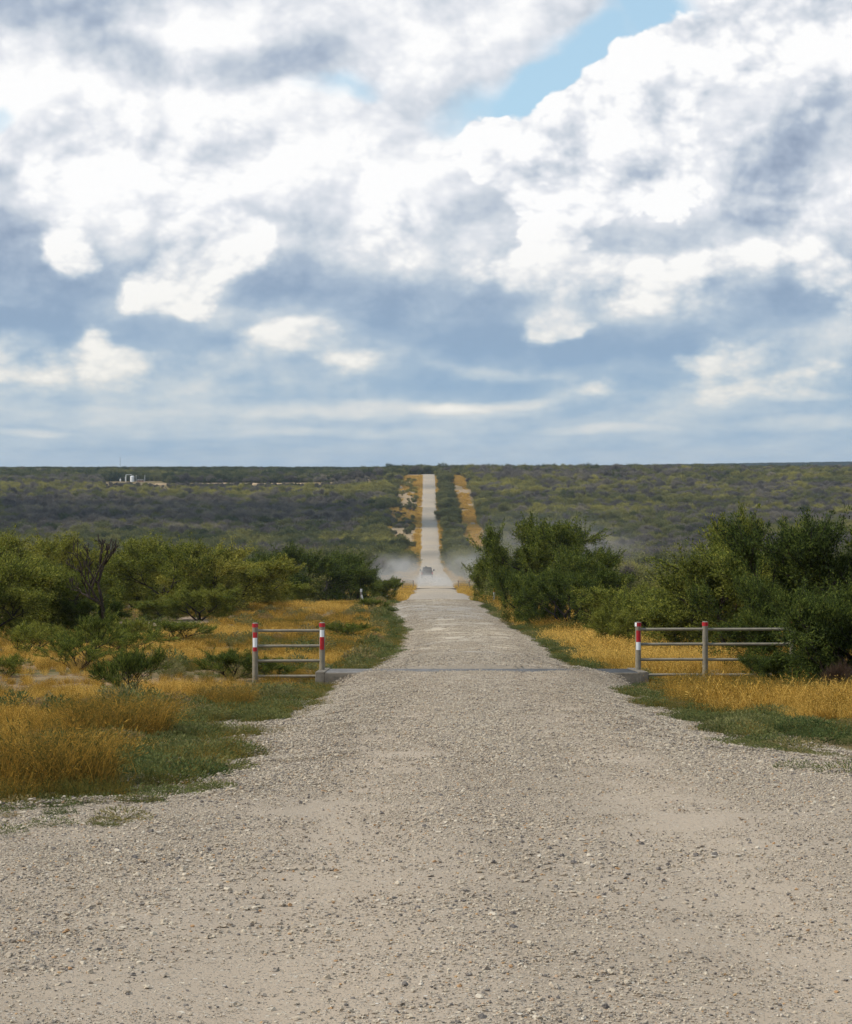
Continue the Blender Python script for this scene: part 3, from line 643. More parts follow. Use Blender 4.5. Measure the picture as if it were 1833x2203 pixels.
# single weeds on the gravel
WE = [(345, 15.6, .55, 'thin weedy plant on the gravel left of the road, in front of the green edge'), (110, 13.2, .30, 'small flat weed alone on the left gravel'), (1715, 17.6, .36, 'small green weed on the right gravel below the green edge'),
      (1825, 17.2, .5, 'leafy weed at the right edge of the photo on gravel'), (500, 23.0, .32, 'flat brownish weed at the left gravel edge'), (2, 12.8, .3, 'tiny weed cut by the left edge on gravel')]
for i, (px, d, s, lab) in enumerate(WE):
    o = mobj('weed', weed_mat(70+i, 420, .26, .5, .05), None, Vector((X(px, d), d, float(road_h(X(px, d), d))))); o.scale = (s, s, s*.8); tag(o, lab, 'weed', 'single weeds on the gravel', tint=.4)
# two tall orange grass clumps
for px, d, s, lab in ((85, 16.3, 1.0, 'big orange dry grass clump in the left foreground'), (255, 22.5, .95, 'round orange grass clump behind the green weeds'), (480, 31.5, .75, 'small orange grass clump in front of the left fence')):
    me = grass_tuft(int(px), 2600, .58, .52, .005, .55); o = mobj('grass_clump', me, None, at(px, d)); o.scale = (s, s, s); tag(o, lab, 'grass clump', 'orange grass clumps', tint=.30)

# ---------------------------------------------------------------- brush of the valley and hillsides
BR = [one_mesh_bush('brush_tree', 200+i, [3.2, 3.6, 2.8, 3.4, 3.0][i], [2.1, 2.3, 2.0, 1.9, 2.2][i], 3, 3, 30, .20, .085, .26, .5, split=3) for i in range(5)]
BB = [one_mesh_bush('bare_brush', 220+i, [3.0, 3.3, 2.7][i], [2.1, 2.0, 2.2][i], 4, 3, 5, .18, .07, .28, .3, bare=20) for i in range(3)]
def brush_points():
    xs = []; dd = []; d = 128.0
    while d < 1560:
        sp = np.interp(d, [130, 400, 800, 1300, 1560], [2.9, 3.1, 3.6, 4.2, 5.0]); wd = .205*d+14; n = int(2*wd/sp)
        x = (np.arange(n)-n/2)*sp+rng.normal(size=n)*sp*.33; xs.append(x); dd.append(d+rng.normal(size=n)*sp*.33); d += sp*.95
    return np.concatenate(xs), np.concatenate(dd)
x, d = brush_points()
ed = (fbm(x*.03+2, d*.03, 3)-.5)
lim_l = np.interp(d, [128, 150, 200, 260, 330, 420, 600, 760, 850, 950, 1250, 1500], [-14, -7, -9, -10, -10.5, -8.5, -6, -9, -15, -15.5, -14, -9])+ed*9
lim_r = np.interp(d, [128, 200, 300, 420, 600, 1250, 1330, 1500], [5.2, 6.8, 8.5, 14, 21.5, 22, 14, 6])+ed*4
lim_r = np.where(d > 1345, -99, lim_r); lim_l = np.where(d > 1345, 99, lim_l)
row = (x > 6.6) & (x < 12.5) & (d > 400) & (d < 1290) & (rng.random(len(x)) < .8)
strip = (x < road_l(d)-2.3) & (x > lim_l) & (d > 300) & (d < 1340) & (fbm(x*.2+8, d*.03, 3) > .53)
k = (x < lim_l) | (x > lim_r) | row | strip
k &= ~((x < -20) & (d > 215) & (d < 560) & (rng.random(len(x)) < .6))
k &= ~((np.abs(x+X(916.5-916.5+0, 1)+0) < 0))
tank = (x > X(225, d)) & (x < X(350, d)) & (d > 1290) & (d < 1420)
bank = (x > X(330, d)) & (x < X(840, d)) & (d > 1285) & (d < 1350)
k &= ~tank & ~bank
x, d, row, strip = x[k], d[k], row[k], strip[k]; n = len(x)
sp1 = fbm(x*.005+70, d*.0135+11, 3); sp2 = fbm(x*.05, d*.03+40, 3)
barep = np.where(x < 0, .62*sstep(760, 830, d)*sstep(1110, 1060, d)+.15, .30+.30*sstep(380, 450, d)*sstep(900, 800, d)+.25*np.exp(-((d-1130)/35)**2))
barep = np.clip(barep+.10+(sp1-.5)*2.4, .02, .95); barep = np.where(row, .05, barep); barep = np.where((np.abs(x) < 26), barep*.3, barep)
bare = rng.random(n) < barep
tint = .40+(sp2-.5)*.8+rng.normal(size=n)*.12+np.where(x < 0, .28*sstep(1080, 1130, d)*sstep(1290, 1230, d)+.12*np.exp(-((d-735)/40)**2), .16*sstep(930, 1000, d)-.15*sstep(1200, 1290, d))
tint = np.where(row, .36+.08*rng.normal(size=n), tint); tint = np.where(d > 1340, tint-.12, tint); tint = np.where(x > 0, tint+.05, tint)
tint = np.clip(np.where(bare, .35+(sp2-.5)*.9+rng.normal(size=n)*.15, tint), 0, 1)
sc = (.62+.75*rng.random(n)**2)*np.where(row, .95, 1)*np.interp(d, [130, 200, 800, 1300, 1560], [.9, 1.0, 1.0, 1.05, 1.25]); sc = np.where(strip, sc*.42, sc)
sc = np.where((x > 0) & (d < 330), sc*.6, sc); sc = np.where((x < 0) & (d < 360), sc*.60, sc); sc = np.where((d > 1180) & (d < 1400) & (x > X(215, d)) & (x < X(360, d)), sc*.45, sc); sc = np.where((d > 1180) & (d < 1350) & (x > X(330, d)) & (x < X(840, d)), sc*.5, sc)
idx = np.where(bare, 5+rng.integers(0, 3, n), rng.integers(0, 5, n)); z = ground_h(x, d); rzz = rng.random(n)*2*np.pi
S3 = np.stack([sc, sc, sc*(.85+.3*rng.random(n))], -1)
px = CX+F*x/d
# the ones that show largest stay single objects
score = np.where((px > -30) & (px < 1860), sc/d, 0); score = np.where((x < -16) & (d < 640), score*.1, score); score = np.where(row, score*2.2, score)
order = np.argsort(-score)[:240]; single = np.zeros(n, bool); single[order] = True
zone = lambda i: ('row' if row[i] else 'left' if x[i] < 0 else 'right')
LAB = {('row', 0): ('green bush in the row between the far road and the sandy strip', 'bushes in the row beside the far road'),
       ('row', 1): ('greyish thin bush in the row between the far road and the sandy strip', 'bushes in the row beside the far road'),
       ('left', 0): ('green brush tree of the valley thicket left of the road, behind the near mesquites', 'green brush trees left in the valley'),
       ('left', 1): ('leafless grey brush tree of the valley thicket left of the road', 'grey brush trees left in the valley'),
       ('right', 0): ('green brush tree of the valley thicket right of the road, behind the near mesquites', 'green brush trees right in the valley'),
       ('right', 1): ('leafless grey brush tree of the valley thicket right of the road', 'grey brush trees right in the valley')}
for i in order:
    o = link(bpy.data.objects.new('bare_brush' if bare[i] else 'brush_tree', (BR+BB)[idx[i]])); o.location = (x[i], d[i], z[i]); o.rotation_euler = (0, 0, rzz[i]); o.scale = S3[i]
    lab, grp = LAB[(zone(i), int(bare[i]))]; tag(o, lab, 'bush' if zone(i) == 'row' else 'tree', grp, tint=tint[i])
m = ~single
scatter('brushland', np.stack([x, d, z], -1)[m], np.stack([0*rzz, 0*rzz, rzz], -1)[m], S3[m], idx[m], tint[m], BR+BB, 'dense mesquite and grey brush covering the valley and hillsides', 'brush')
# far trees on the plateau and ridge
n = 15000; d = 1560+rng.random(n)*900; x = (rng.random(n)*2-1)*.21*d
n2 = 16000; d2 = 4300+rng.random(n2)*1100; x2 = (rng.random(n2)*2-1)*.21*d2
x = np.concatenate([x, x2]); d = np.concatenate([d, d2]); n = len(x); far = d > 3000
sc = np.where(far, 1.5+.9*rng.random(n), 1.0+.6*rng.random(n))
scatter('far_woods', np.stack([x, d, ground_h(x, d)-.2], -1), np.stack([0*x, 0*x, rng.random(n)*6.28], -1), np.stack([sc*np.where(far, 2.2, 1.5), sc*np.where(far, 2.2, 1.5), sc], -1), rng.integers(0, 5, n), np.clip(np.where(far, .05, .30)+.15*rng.normal(size=n), 0, 1), BR, 'dark wooded ridge and plateau along the horizon', 'woods')

# ---------------------------------------------------------------- cattle grids and pipe fences
def cyl_band(cx, cy, z0, z1, rad, a0, a1, mat, parent, name):
    n = 14; b = MB(); v = []; f = []
    for z in (z0, z1):
        for rr in (rad, rad+.004):
            for i in range(n+1):
                t = a0+(a1-a0)*i/n; v.append((cx+rr*math.cos(t), cy+rr*math.sin(t), z))
    m = n+1
    for i in range(n): f += [[m+i, m+i+1, 3*m+i+1, 3*m+i], [i, i+1, m+i+1, m+i], [2*m+i, 2*m+i+1, 3*m+i+1, 3*m+i], [i, i+1, 2*m+i+1, 2*m+i]]
    f += [[0, m, 3*m, 2*m], [n, m+n, 3*m+n, 2*m+n]]
    b.add(v, f); return b.build(name, mat, parent)
def pipe_fence(d, pxs, ztops, zrails, zbase, marks, label, group, pr=.056, rr=.0285, ext=None):
    x0 = X(pxs[0], d); t = empty('pipe_fence', (x0, d, zbase)); tag(t, label, 'fence', group); xs = [X(p, d)-x0 for p in pxs]
    for i, (xp, zt) in enumerate(zip(xs, ztops)):
        b = MB(); b.lathe([(0.001, -.5), (pr, -.5), (pr, zt-zbase-.02), (pr*.96, zt-zbase-.006), (pr*.8, zt-zbase), (.001, zt-zbase)], (xp, 0, 0), 20); po = b.build('post', M_PIPE, t, smooth=False)
        cyl_band(xp, 0, zt-zbase-.085, zt-zbase-.012, pr+.001, 0, 2*math.pi-.001, M_RED, po, 'cap_band')
        for (a, c, mt, *an) in marks.get(i, []): cyl_band(xp, 0, a-zbase, c-zbase, pr+(.006 if an else .001), an[0] if an else -math.pi*.5-.75, an[1] if an else -math.pi*.5+.75, mt, po, 'reflector_strip')
    for i in range(len(xs)-1):
        for zr in zrails:
            b = MB(); b.tube((xs[i]+pr*.7, 0, zr-zbase), (xs[i+1]-pr*.7, 0, zr-zbase+.004), rr, n=12, cap=False); b.lathe([(rr+.004, -.012), (rr+.009, 0), (rr+.004, .012)], (xs[i]+pr+.01, 0, zr-zbase), 10) if False else None
            b.build('rail', M_PIPE, t, smooth=True)
    return t
D0 = 45.5; zy = lambda y, d=D0: -(y-HY)*d/F
RAILS = [zy(1357), zy(1390), zy(1422), zy(1455)]
pipe_fence(D0, [549, 693], [zy(1340), zy(1339)], RAILS, zy(1472), {0: [(zy(1372), zy(1360), M_RED), (zy(1392), zy(1372), M_WHITE), (zy(1401), zy(1392), M_RED)], 1: [(zy(1370), zy(1355), M_WHITE), (zy(1397), zy(1370), M_RED)]},
           'short tan pipe fence with two red capped posts left of the cattle grid', 'pipe fences at the near cattle grid')
pipe_fence(D0, [1373, 1517, 1705], [zy(1338), zy(1337), zy(1337)], [zy(1354), zy(1386), zy(1419), zy(1452)], zy(1475), {0: [(zy(1381), zy(1356), M_RED), (zy(1398), zy(1381), M_WHITE), (zy(1338)-.085, zy(1338)-.012, M_WHITE, -math.pi*1.15, -math.pi*.68)]},
           'longer tan pipe fence right of the cattle grid running into a dark bush', 'pipe fences at the near cattle grid')
def cattle_grid(d, x0, x1, z, depth, label, nr=10):
    t = empty('cattle_grid', ((x0+x1)/2, d, z)); tag(t, label, 'cattle grid', 'cattle grids across the road'); w = (x1-x0)/2
    b = MB(); b.box((0, -depth/2-.13, -.33), (2*w, .26, .64), bev=.012); b.build('concrete_sill', M_CONC, t)
    b = MB(); b.box((0, depth/2+.13, -.36), (2*w, .26, .60), bev=.012); b.build('concrete_sill', M_CONC, t)
    for sx in (-1, 1):
        b = MB(); b.box((sx*(w+.09), 0, -.33), (.178, depth+.52, .68), bev=.012); b.build('side_wall', M_CONC, t)
    for i in range(nr):
        y = -depth/2+.1+i*(depth-.2)/(nr-1); b = MB(); b.tube((-w, y, -.045), (w, y, -.045), .045, n=10); b.build('rail', M_STEEL, t, smooth=True)
    t.rotation_euler = (-.056, 0, 0)
    return t
cattle_grid(45.45, X(703, 45), X(1366, 45), -3.945, 2.2, 'steel cattle grid with concrete ends across the near road between the red capped fences')
# second grid far down the road
D1 = 314
cattle_grid(D1, X(890, D1), X(985, D1), float(Pmain(D1))+.03, 2.4, 'small distant cattle grid across the road in front of the dust', 6)
zb = lambda p, d=D1: float(base_h(X(p, d), d))
for pxs, lab in (([866, 889], 'tiny distant pipe fence left of the far cattle grid'), ([986, 1010], 'tiny distant pipe fence right of the far cattle grid')):
    b0 = zb(pxs[0]); pipe_fence(D1, pxs, [b0+1.25, b0+1.25], [b0+.3, b0+.6, b0+.9, b0+1.15], b0, {}, lab, 'pipe fences at the far cattle grid')
# marker posts
def marker(px, d, h, w, mat, tipmat, tip, lean, label, name='marker_post'):
    t = empty(name, at(px, d)); tag(t, label, 'marker post', 'marker posts'); t.rotation_euler = (0, lean, .2)
    b = MB(); b.box((0, 0, (h-tip)/2-.1), (w, w*.45, h-tip+.2), bev=w*.1); b.build('post', mat, t)
    if tip: b = MB(); b.box((0, 0, h-tip/2), (w*1.06, w*.5, tip), bev=w*.1); b.build('reflector', tipmat, t)
    return t
marker(1062, 118, .78, .085, M_POSTW, M_ORANGE, .2, .06, 'white marker post with orange tip in the grass right of the road')
marker(783, 112, .58, .07, M_POSTW, None, 0, -.18, 'white marker post leaning left in the grass left of the road')
marker(832, 190, 1.0, .10, M_POSTW, M_RED, .25, .05, 'short red and white post near the dust left of the road')
marker(777, 150, 1.3, .12, M_WOOD, M_POSTW, .2, 0, 'grey post with pale top in front of the dark thicket')
marker(1291, 86, 1.30, .075, M_WOOD, M_MINT, .62, .02, 'post with pale green top among bushes right of the road')
marker(1284, 86.4, .95, .06, M_WOOD, M_RED, .14, 0, 'thin post with small red plate beside the pale green one')

# ---------------------------------------------------------------- pickup
M_PAINT = simple('dark blue truck paint', (.004, .0045, .007), .7, .06, var=.1); M_GLASS = simple('tinted glass', (.012, .014, .02), .35, .2, var=.05)
M_TYRE = simple('tyre rubber', (.02, .02, .02), .9, .1); M_TAIL = simple('red lamp', (.4, .01, .01), .3, .5, var=.05); M_CHROME = simple('bumper steel', (.4, .4, .42), .3, .5, .8)
dT = 400; xT = X(919, dT); t = empty('pickup_truck', (xT, dT, float(road_h(xT, dT)))); tag(t, 'dark pickup truck seen from behind driving away in its dust', 'truck')
b = MB(); b.prism([(-2.85, .55), (2.75, .55), (2.85, .8), (2.7, 1.08), (1.15, 1.18), (1.1, 1.2), (-2.85, 1.2)], -.98, .98); b.build('body', M_PAINT, t)
b = MB(); b.prism([(-1.0, 1.2), (1.25, 1.2), (.55, 1.88), (.2, 1.93), (-.75, 1.92), (-.95, 1.85)], -.86, .86); cab = b.build('cab', M_PAINT, t)
for v in cab.data.vertices:
    if v.co.z > 1.5: v.co.x *= .86
b = MB(); b.box((0, -.985, 1.53), (1.35, .03, .46), (-.07, 0, 0), .03); b.build('rear_window', M_GLASS, cab)
b = MB(); b.box((0, -2.87, .92), (1.5, .05, .52), bev=.02); tg = b.build('tailgate', M_PAINT, t); b = MB(); b.box((0, -2.905, 1.02), (.3, .02, .07), bev=.008); b.build('handle', M_TYRE, tg)
b = MB(); b.box((0, -2.95, .6), (1.9, .16, .18), bev=.03); b.build('bumper', M_CHROME, t)
for s in (-1, 1):
    b = MB(); b.box((s*.88, -2.87, .98), (.17, .06, .42), bev=.02); b.build('tail_light', M_TAIL, t)
    b = MB(); b.box((s*1.16, .72, 1.38), (.24, .12, .30), bev=.03); b.tube((s*.9, .75, 1.28), (s*1.12, .74, 1.32), .03, n=6); b.build('side_mirror', M_PAINT, t)
    for yy in (-1.75, 1.85):
        b = MB(); prof = [(.22, -.12), (.36, -.12), (.39, -.08), (.39, .08), (.36, .12), (.22, .12), (.22, -.12)]; b.lathe(prof, n=20)
        ty = b.build('wheel', M_TYRE, t, (s*.88, yy, .39), True); ty.rotation_euler = (0, R(90), 0); b = MB(); b.lathe([(.001, .06), (.1, .07), (.22, .1), (.22, -.1), (.001, -.1)], n=16); b.build('rim', M_CHROME, ty)
b = MB(); b.box((-.2, -.3, 2.0), (.3, .2, .14), bev=.03); b.build('beacon', M_TYRE, cab)

# ---------------------------------------------------------------- tank site on the left rise
dK = 1400
def K(px, d=dK): x = X(px, d); return (x, d, float(ground_h(x, d)))
t = empty('storage_tank', K(284.5)); tag(t, 'white upright storage tank on the left skyline', 'tank')
b = MB(); b.lathe([(.001, -.3), (1.28, -.3), (1.28, 3.3), (1.2, 3.42), (.7, 3.6), (.001, 3.68)], n=28); tk = b.build('shell', M_TANK, t, smooth=False)
b = MB(); b.tube((-.6, 0, 3.4), (-.6, 0, 4.6), .1); b.tube((.45, 0, 3.4), (.45, 0, 4.3), .1); b.build('vent_pipe', M_TANK, t)
b = MB(); [b.tube((1.1, -.85, .3*i), (1.35, -.6, .3*i), .03, n=6) for i in range(11)]; b.tube((1.1, -.9, -.2), (1.1, -.9, 3.4), .04, n=6); b.tube((1.38, -.62, -.2), (1.38, -.62, 3.4), .04, n=6); b.build('ladder', M_STEEL, t)
t = empty('flow_pipework', K(271)); tag(t, 'white pipe arch standing left of the white tank', 'pipework'); b = MB(); b.tube((0, 0, -.3), (0, 0, 4.45), .16); b.tube((-.45, .2, -.3), (-.45, .2, 3.2), .12); b.tube((0, 0, 4.4), (3.0, 0, 4.4), .1); b.build('pipe', M_TANK, t)
t = empty('separator_vessel', K(259)); tag(t, 'small white pressure vessel left of the pipe arch', 'vessel'); b = MB(); b.lathe([(.001, .2), (.35, .3), (.4, .5), (.4, 1.5), (.3, 1.75), (.001, 1.85)], n=18); b.tube((.25, 0, -.2), (.25, 0, .4), .05); b.tube((-.25, 0, -.2), (-.25, 0, .4), .05); b.build('shell', M_TANK, t, smooth=False); b = MB(); b.tube((0, 0, 1.8), (0, 0, 2.6), .05); b.build('vent_pipe', M_TANK, t)
for px, h, lab in ((292.7, 4.0, 'white light pole just right of the white tank'), (311.5, 3.9, 'white light pole right of the rusty skid')):
    t = empty('light_pole', K(px)); tag(t, lab, 'pole', 'light poles at the tank site'); b = MB(); b.tube((0, 0, -.3), (0, 0, h), .11, .08); b.build('pole', M_TANK, t); b = MB(); b.box((.2, 0, h+.05), (.55, .2, .12), bev=.02); b.build('lamp', M_TANK, t)
t = empty('equipment_skid', K(302)); tag(t, 'rusty red brown pipe skid between the white tank and the right pole', 'equipment')
b = MB(); b.box((0, 0, .45), (4.2, 1.4, .9), bev=.04); b.build('base', M_RUST, t)
for i in range(5): b = MB(); b.tube((-1.8+.9*i, -.75, .2), (-1.8+.9*i, -.75, 1.5), .06); b.build('stanchion', M_TANK, t)
b = MB(); b.tube((-1.9, -.75, 1.5), (1.9, -.75, 1.5), .05); b.build('handrail', M_TANK, t)
t = empty('radio_mast', K(258.5, 1620)); tag(t, 'thin grey radio mast above the left skyline', 'mast'); b = MB()
for a in range(3): b.tube((.22*math.cos(a*2.09), .22*math.sin(a*2.09), 0), (.12*math.cos(a*2.09), .12*math.sin(a*2.09), 13.5), .035, n=6)
for i in range(26): b.tube((.22, 0, i*.5), (-.1, .17, i*.5+.5), .02, n=5); b.tube((-.1, .17, i*.5), (-.1, -.17, i*.5+.5), .02, n=5)
b.build('lattice', M_STEEL, t); b = MB(); b.tube((0, 0, 13.4), (0, 0, 15.5), .03, n=6); b.build('aerial', M_STEEL, t)
# bare soil bank left
n = 90; px = np.linspace(335, 650, n); V = []
for i, p in enumerate(px):
    q = X(p, 1318); gz = float(base_h(q, 1318)); hh = .35+.5*float(fbm(np.array([i*.3]), np.array([2.]), 3)[0]); V += [(q, 1309, gz-.9), (q, 1315, gz+hh*.9), (q, 1319, gz+hh), (q, 1326, gz-.3)]
i = np.arange(n-1)[:, None]*4+np.arange(3)[None]; i = i.ravel(); o = mobj('dirt_bank', np_mesh('dirt_bank', V, [np.stack([i, i+4, i+5, i+1], -1)], [M_SOIL], smooth=True)); tag(o, 'low tan earth bank crossing the left hillside below the skyline', 'earth bank', kind='structure')

# ---------------------------------------------------------------- dust behind the truck, haze of the far air
def volmat(name, col, dens, sc=None, aniso=.2):
    m, nt = newmat(name); v = N(nt, 'ShaderNodeVolumePrincipled', ins={'Color': (*col, 1), 'Density': dens, 'Anisotropy': aniso}); o = N(nt, 'ShaderNodeOutputMaterial'); nt.links.new(v.outputs[0], o.inputs['Volume'])
    if sc:
        tc = N(nt, 'ShaderNodeTexCoord'); n = noise(nt, tc.outputs['Object'], sc, 3, .6)
        ge = N(nt, 'ShaderNodeTexCoord'); s = N(nt, 'ShaderNodeSeparateXYZ'); nt.links.new(tc.outputs['Object'], s.inputs[0])
        ln = N(nt, 'ShaderNodeVectorMath', operation='LENGTH'); nt.links.new(tc.outputs['Object'], ln.inputs[0])
        fall = ramp(nt, ln.outputs['Value'], [(.25, (1, 1, 1)), (1, (0, 0, 0))], 'EASE'); f = mathn(nt, 'MULTIPLY', fall, ramp(nt, n.outputs[0], [(.32, (0, 0, 0)), (.62, (1, 1, 1))]))
        nt.links.new(mathn(nt, 'MULTIPLY', f, dens), v.inputs['Density'])
    return m
def puff(px, py, d, rx_, ry_, rz_, dens, label):
    v, f = ICO2; me = np_mesh('dust', v, [f], [volmat('road dust', (.80, .78, .76), dens, 2.2)], smooth=True)
    o = mobj('dust', me); o.location = (X(px, d), d, zy(py, d)); o.scale = (rx_, ry_, rz_); tag(o, label, 'dust', kind='stuff')
puff(926, 1257, 352, 5.6, 30, 1.55, .15, 'pale dust hanging over the road behind the truck')
puff(852, 1232, 362, 7.5, 30, 3.6, .055, 'grey dust drifting left off the road')
puff(1000, 1226, 352, 6.5, 30, 3.8, .034, 'thin dust over the bushes right of the road')
puff(1180, 1178, 330, 17, 40, 6.5, .010, 'faint dust veil over the brush right of the road')
def box_obj(name, lo, hi, mat):
    b = MB(); c = [(a+e)/2 for a, e in zip(lo, hi)]; b.box(c, [e-a for a, e in zip(lo, hi)]); return b.build(name, mat)
o = box_obj('haze', (-4300, -70, -80), (4300, 9100, 45), volmat('haze air', (.62, .78, 1.0), 6e-5)); tag(o, 'thin blue haze of the far air', 'haze', kind='stuff')

# ---------------------------------------------------------------- sun, clouds that throw the shade, sky
SUN = Vector((-.70, -.14, .70)).normalized(); el = math.asin(SUN.z); az = math.atan2(SUN.x, SUN.y)
ld = bpy.data.lights.new('sun', 'SUN'); ld.energy = 3.6; ld.angle = R(.6); ld.color = (1, .925, .80)
lo = link(bpy.data.objects.new('sun', ld)); lo.rotation_euler = (-SUN).to_track_quat('-Z', 'Y').to_euler()
m, nt = newmat('cloud'); d_ = N(nt, 'ShaderNodeBsdfDiffuse', ins={0: (.9, .9, .92, 1)}); o_ = N(nt, 'ShaderNodeOutputMaterial'); nt.links.new(d_.outputs[0], o_.inputs[0]); M_CLOUD = m
def cloud(gx, gd, lx, ly, seed, H=2200):
    """an unseen lumpy flat-based cumulus, placed so its shadow falls round (gx, gd) on the ground"""
    r = np.random.default_rng(seed); V = []; Fs = []; k = 0; bv, bf = ICO2
    for i in range(34):
        a = r.random()*2*np.pi; q = math.sqrt(r.random()); c = np.array([math.cos(a)*q*lx, math.sin(a)*q*ly, r.random()*30*(1-q)]); s = (.16+.2*r.random())*min(lx, ly)*(1.15-.5*q)*1.4
        v = bv*(1+.08*r.normal(size=(len(bv), 1)))*np.array([s*1.25, s, s*.55]); v[:, 2] = np.maximum(v[:, 2], -.12*s); V.append(v+c); Fs.append(bf+k); k += len(bv)
    o = mobj('cloud', np_mesh('cloud', np.concatenate(V), [np.concatenate(Fs)], [M_CLOUD], smooth=True)); z0 = float(Pmain(gd)); o.location = (gx+SUN.x/SUN.z*H, gd+SUN.y/SUN.z*H, z0+H); tag(o, 'unseen white cumulus cloud placed overhead to shade the ground', 'cloud', kind='structure')
cloud(-120, 945, 135, 95, 1); cloud(70, 1010, 110, 28, 2); cloud(0, 1190, 70, 12, 11); cloud(-10, 870, 60, 16, 12); cloud(0, 700, 50, 12, 13); cloud(0, 1900, 560, 330, 5); cloud(-500, 4900, 800, 520, 7); cloud(500, 4950, 800, 520, 8); cloud(110, 640, 60, 30, 6)

def build_world():
    w = bpy.data.worlds.new('World'); scene.world = w; w.use_nodes = True; nt = w.node_tree; nt.nodes.clear()
    tc = N(nt, 'ShaderNodeTexCoord'); s = N(nt, 'ShaderNodeSeparateXYZ'); nt.links.new(tc.outputs['Generated'], s.inputs[0])
    ma = lambda op, a, b=None, c=None: mathn(nt, op, a, b, c)
    Uo = ma('MULTIPLY', ma('ARCTAN2', s.outputs[0], s.outputs[1]), 10.0); Vo = ma('MULTIPLY', ma('ARCSINE', s.outputs[2]), 10.0)      # units of 0.1 rad
    Vp = ma('MAXIMUM', Vo, 0.0)
    def comb(a, b, c=0.0):
        n = N(nt, 'ShaderNodeCombineXYZ')
        for i, q in enumerate((a, b, c)):
            if isinstance(q, (int, float)): n.inputs[i].default_value = q
            else: nt.links.new(q, n.inputs[i])
        return n.outputs[0]
    # distances shrink toward the horizon, so cloud texture flattens into bands there
    Vl = ma('MULTIPLY_ADD', ma('LOGARITHM', ma('ADD', Vp, .10), math.e), .42, Vp)
    P0 = comb(Uo, Vl)
    nw = noise(nt, P0, 1.3, 4, .5); nw2 = noise(nt, comb(ma('ADD', Uo, 17.0), Vl), 1.3, 4, .5)
    amp = ma('MULTIPLY_ADD', ma('MINIMUM', Vp, 1.2), .30, .08)
    du = ma('MULTIPLY', ma('SUBTRACT', nw.outputs[0], .5), ma('MULTIPLY', amp, 1.5)); dv = ma('MULTIPLY', ma('SUBTRACT', nw2.outputs[0], .5), amp)
    PW = comb(ma('ADD', Uo, du), ma('ADD', Vo, dv))
    PR = comb(ma('MULTIPLY_ADD', du, .35, Uo), ma('MULTIPLY_ADD', dv, .35, Vl))
    S = 476.5
    def blobs(lst, acc, sat=.62, k=1.6, P=None):
        for X_, Y_, rx_, ry_, a, *rot in lst:
            m = N(nt, 'ShaderNodeMapping', vector_type='TEXTURE'); m.inputs['Location'].default_value = ((X_-873.5)/S, (961-Y_)/S, 0); m.inputs['Scale'].default_value = (rx_*1.45/S, ry_*1.45/S, 1)
            m.inputs['Rotation'].default_value = (0, 0, R(rot[0] if rot else 0)); nt.links.new(P or PW, m.inputs[0])
            gt_ = N(nt, 'ShaderNodeTexGradient', gradient_type='SPHERICAL'); nt.links.new(m.outputs[0], gt_.inputs[0])
            g2 = mathn(nt, 'SMOOTH_MIN', gt_.outputs['Fac'], sat, .25) if sat else gt_.outputs['Fac']
            acc = ma('MULTIPLY_ADD', g2, a*k, acc)
        return acc
    def shifted(P, dx, dy):
        n = N(nt, 'ShaderNodeVectorMath', operation='ADD'); n.inputs[1].default_value = (dx, dy, 0); nt.links.new(P, n.inputs[0]); return n.outputs[0]
    def billow(P):
        v = N(nt, 'ShaderNodeTexVoronoi', feature='SMOOTH_F1', voronoi_dimensions='2D', ins={'Scale': 2.7, 'Detail': 3.6, 'Roughness': .52, 'Lacunarity': 2.2, 'Smoothness': .35}); nt.links.new(P, v.inputs['Vector']); return v.outputs['Distance']
    b0 = billow(PR); b1 = billow(shifted(PR, -.035, .05)); b2 = billow(shifted(PR, -.09, .16))
    nA = noise(nt, PR, 3.4, 8, .62).outputs[0]; nB = noise(nt, shifted(PR, -.05, .06), 3.4, 8, .62).outputs[0]; nC = noise(nt, PR, 1.25, 6, .56).outputs[0]
    relief = ma('ADD', ma('ADD', ma('MULTIPLY', ma('SUBTRACT', b1, b0), .75), ma('MULTIPLY', ma('SUBTRACT', b2, b0), .85)), ma('MULTIPLY', ma('SUBTRACT', nA, nB), .32))
    edge = ma('ADD', ma('MULTIPLY', ma('SUBTRACT', .45, b0), .75), ma('MULTIPLY', ma('SUBTRACT', nA, .5), .42))
    kz = ma('MULTIPLY_ADD', ma('MINIMUM', Vp, 1.0), .75, .25)
    base = N(nt, 'ShaderNodeValToRGB'); cr = base.color_ramp
    stops = [(0, .46), (.03, .43), (.10, .42), (.18, .50), (.28, .68), (.46, .74), (1, .6)]
    while len(cr.elements) < len(stops): cr.elements.new(.5)
    for e, (p, c) in zip(cr.elements, stops): e.position = p; e.color = (c, c, c, 1)
    nt.links.new(ma('MULTIPLY', Vo, .22), base.inputs[0])
    # soft light and dark masses
    WH = [(330, 270, 330, 140, .26), (230, 400, 220, 90, .18), (50, 170, 130, 90, .34), (420, 70, 120, 60, .26), (620, 350, 170, 140, .18), (800, 330, 120, 120, .16), (800, 500, 110, 90, .2), (1330, 300, 300, 200, .12),
          (300, 845, 330, 24, .22), (790, 835, 260, 16, .24), (1660, 870, 150, 12, .2), (420, 880, 190, 14, .14), (1020, 760, 120, 12, .16), (740, 60, 220, 110, .16), (1640, 690, 150, 50, .2), (60, 720, 60, 18, .2), (280, 800, 160, 18, .2),
          (1250, 880, 120, 10, .18), (700, 880, 160, 10, .14), (80, 885, 60, 9, .2), (940, 832, 70, 12, .22), (1080, 822, 60, 10, .22), (1640, 820, 60, 9, .2), (600, 660, 120, 40, .16), (1100, 640, 80, 50, .14)]
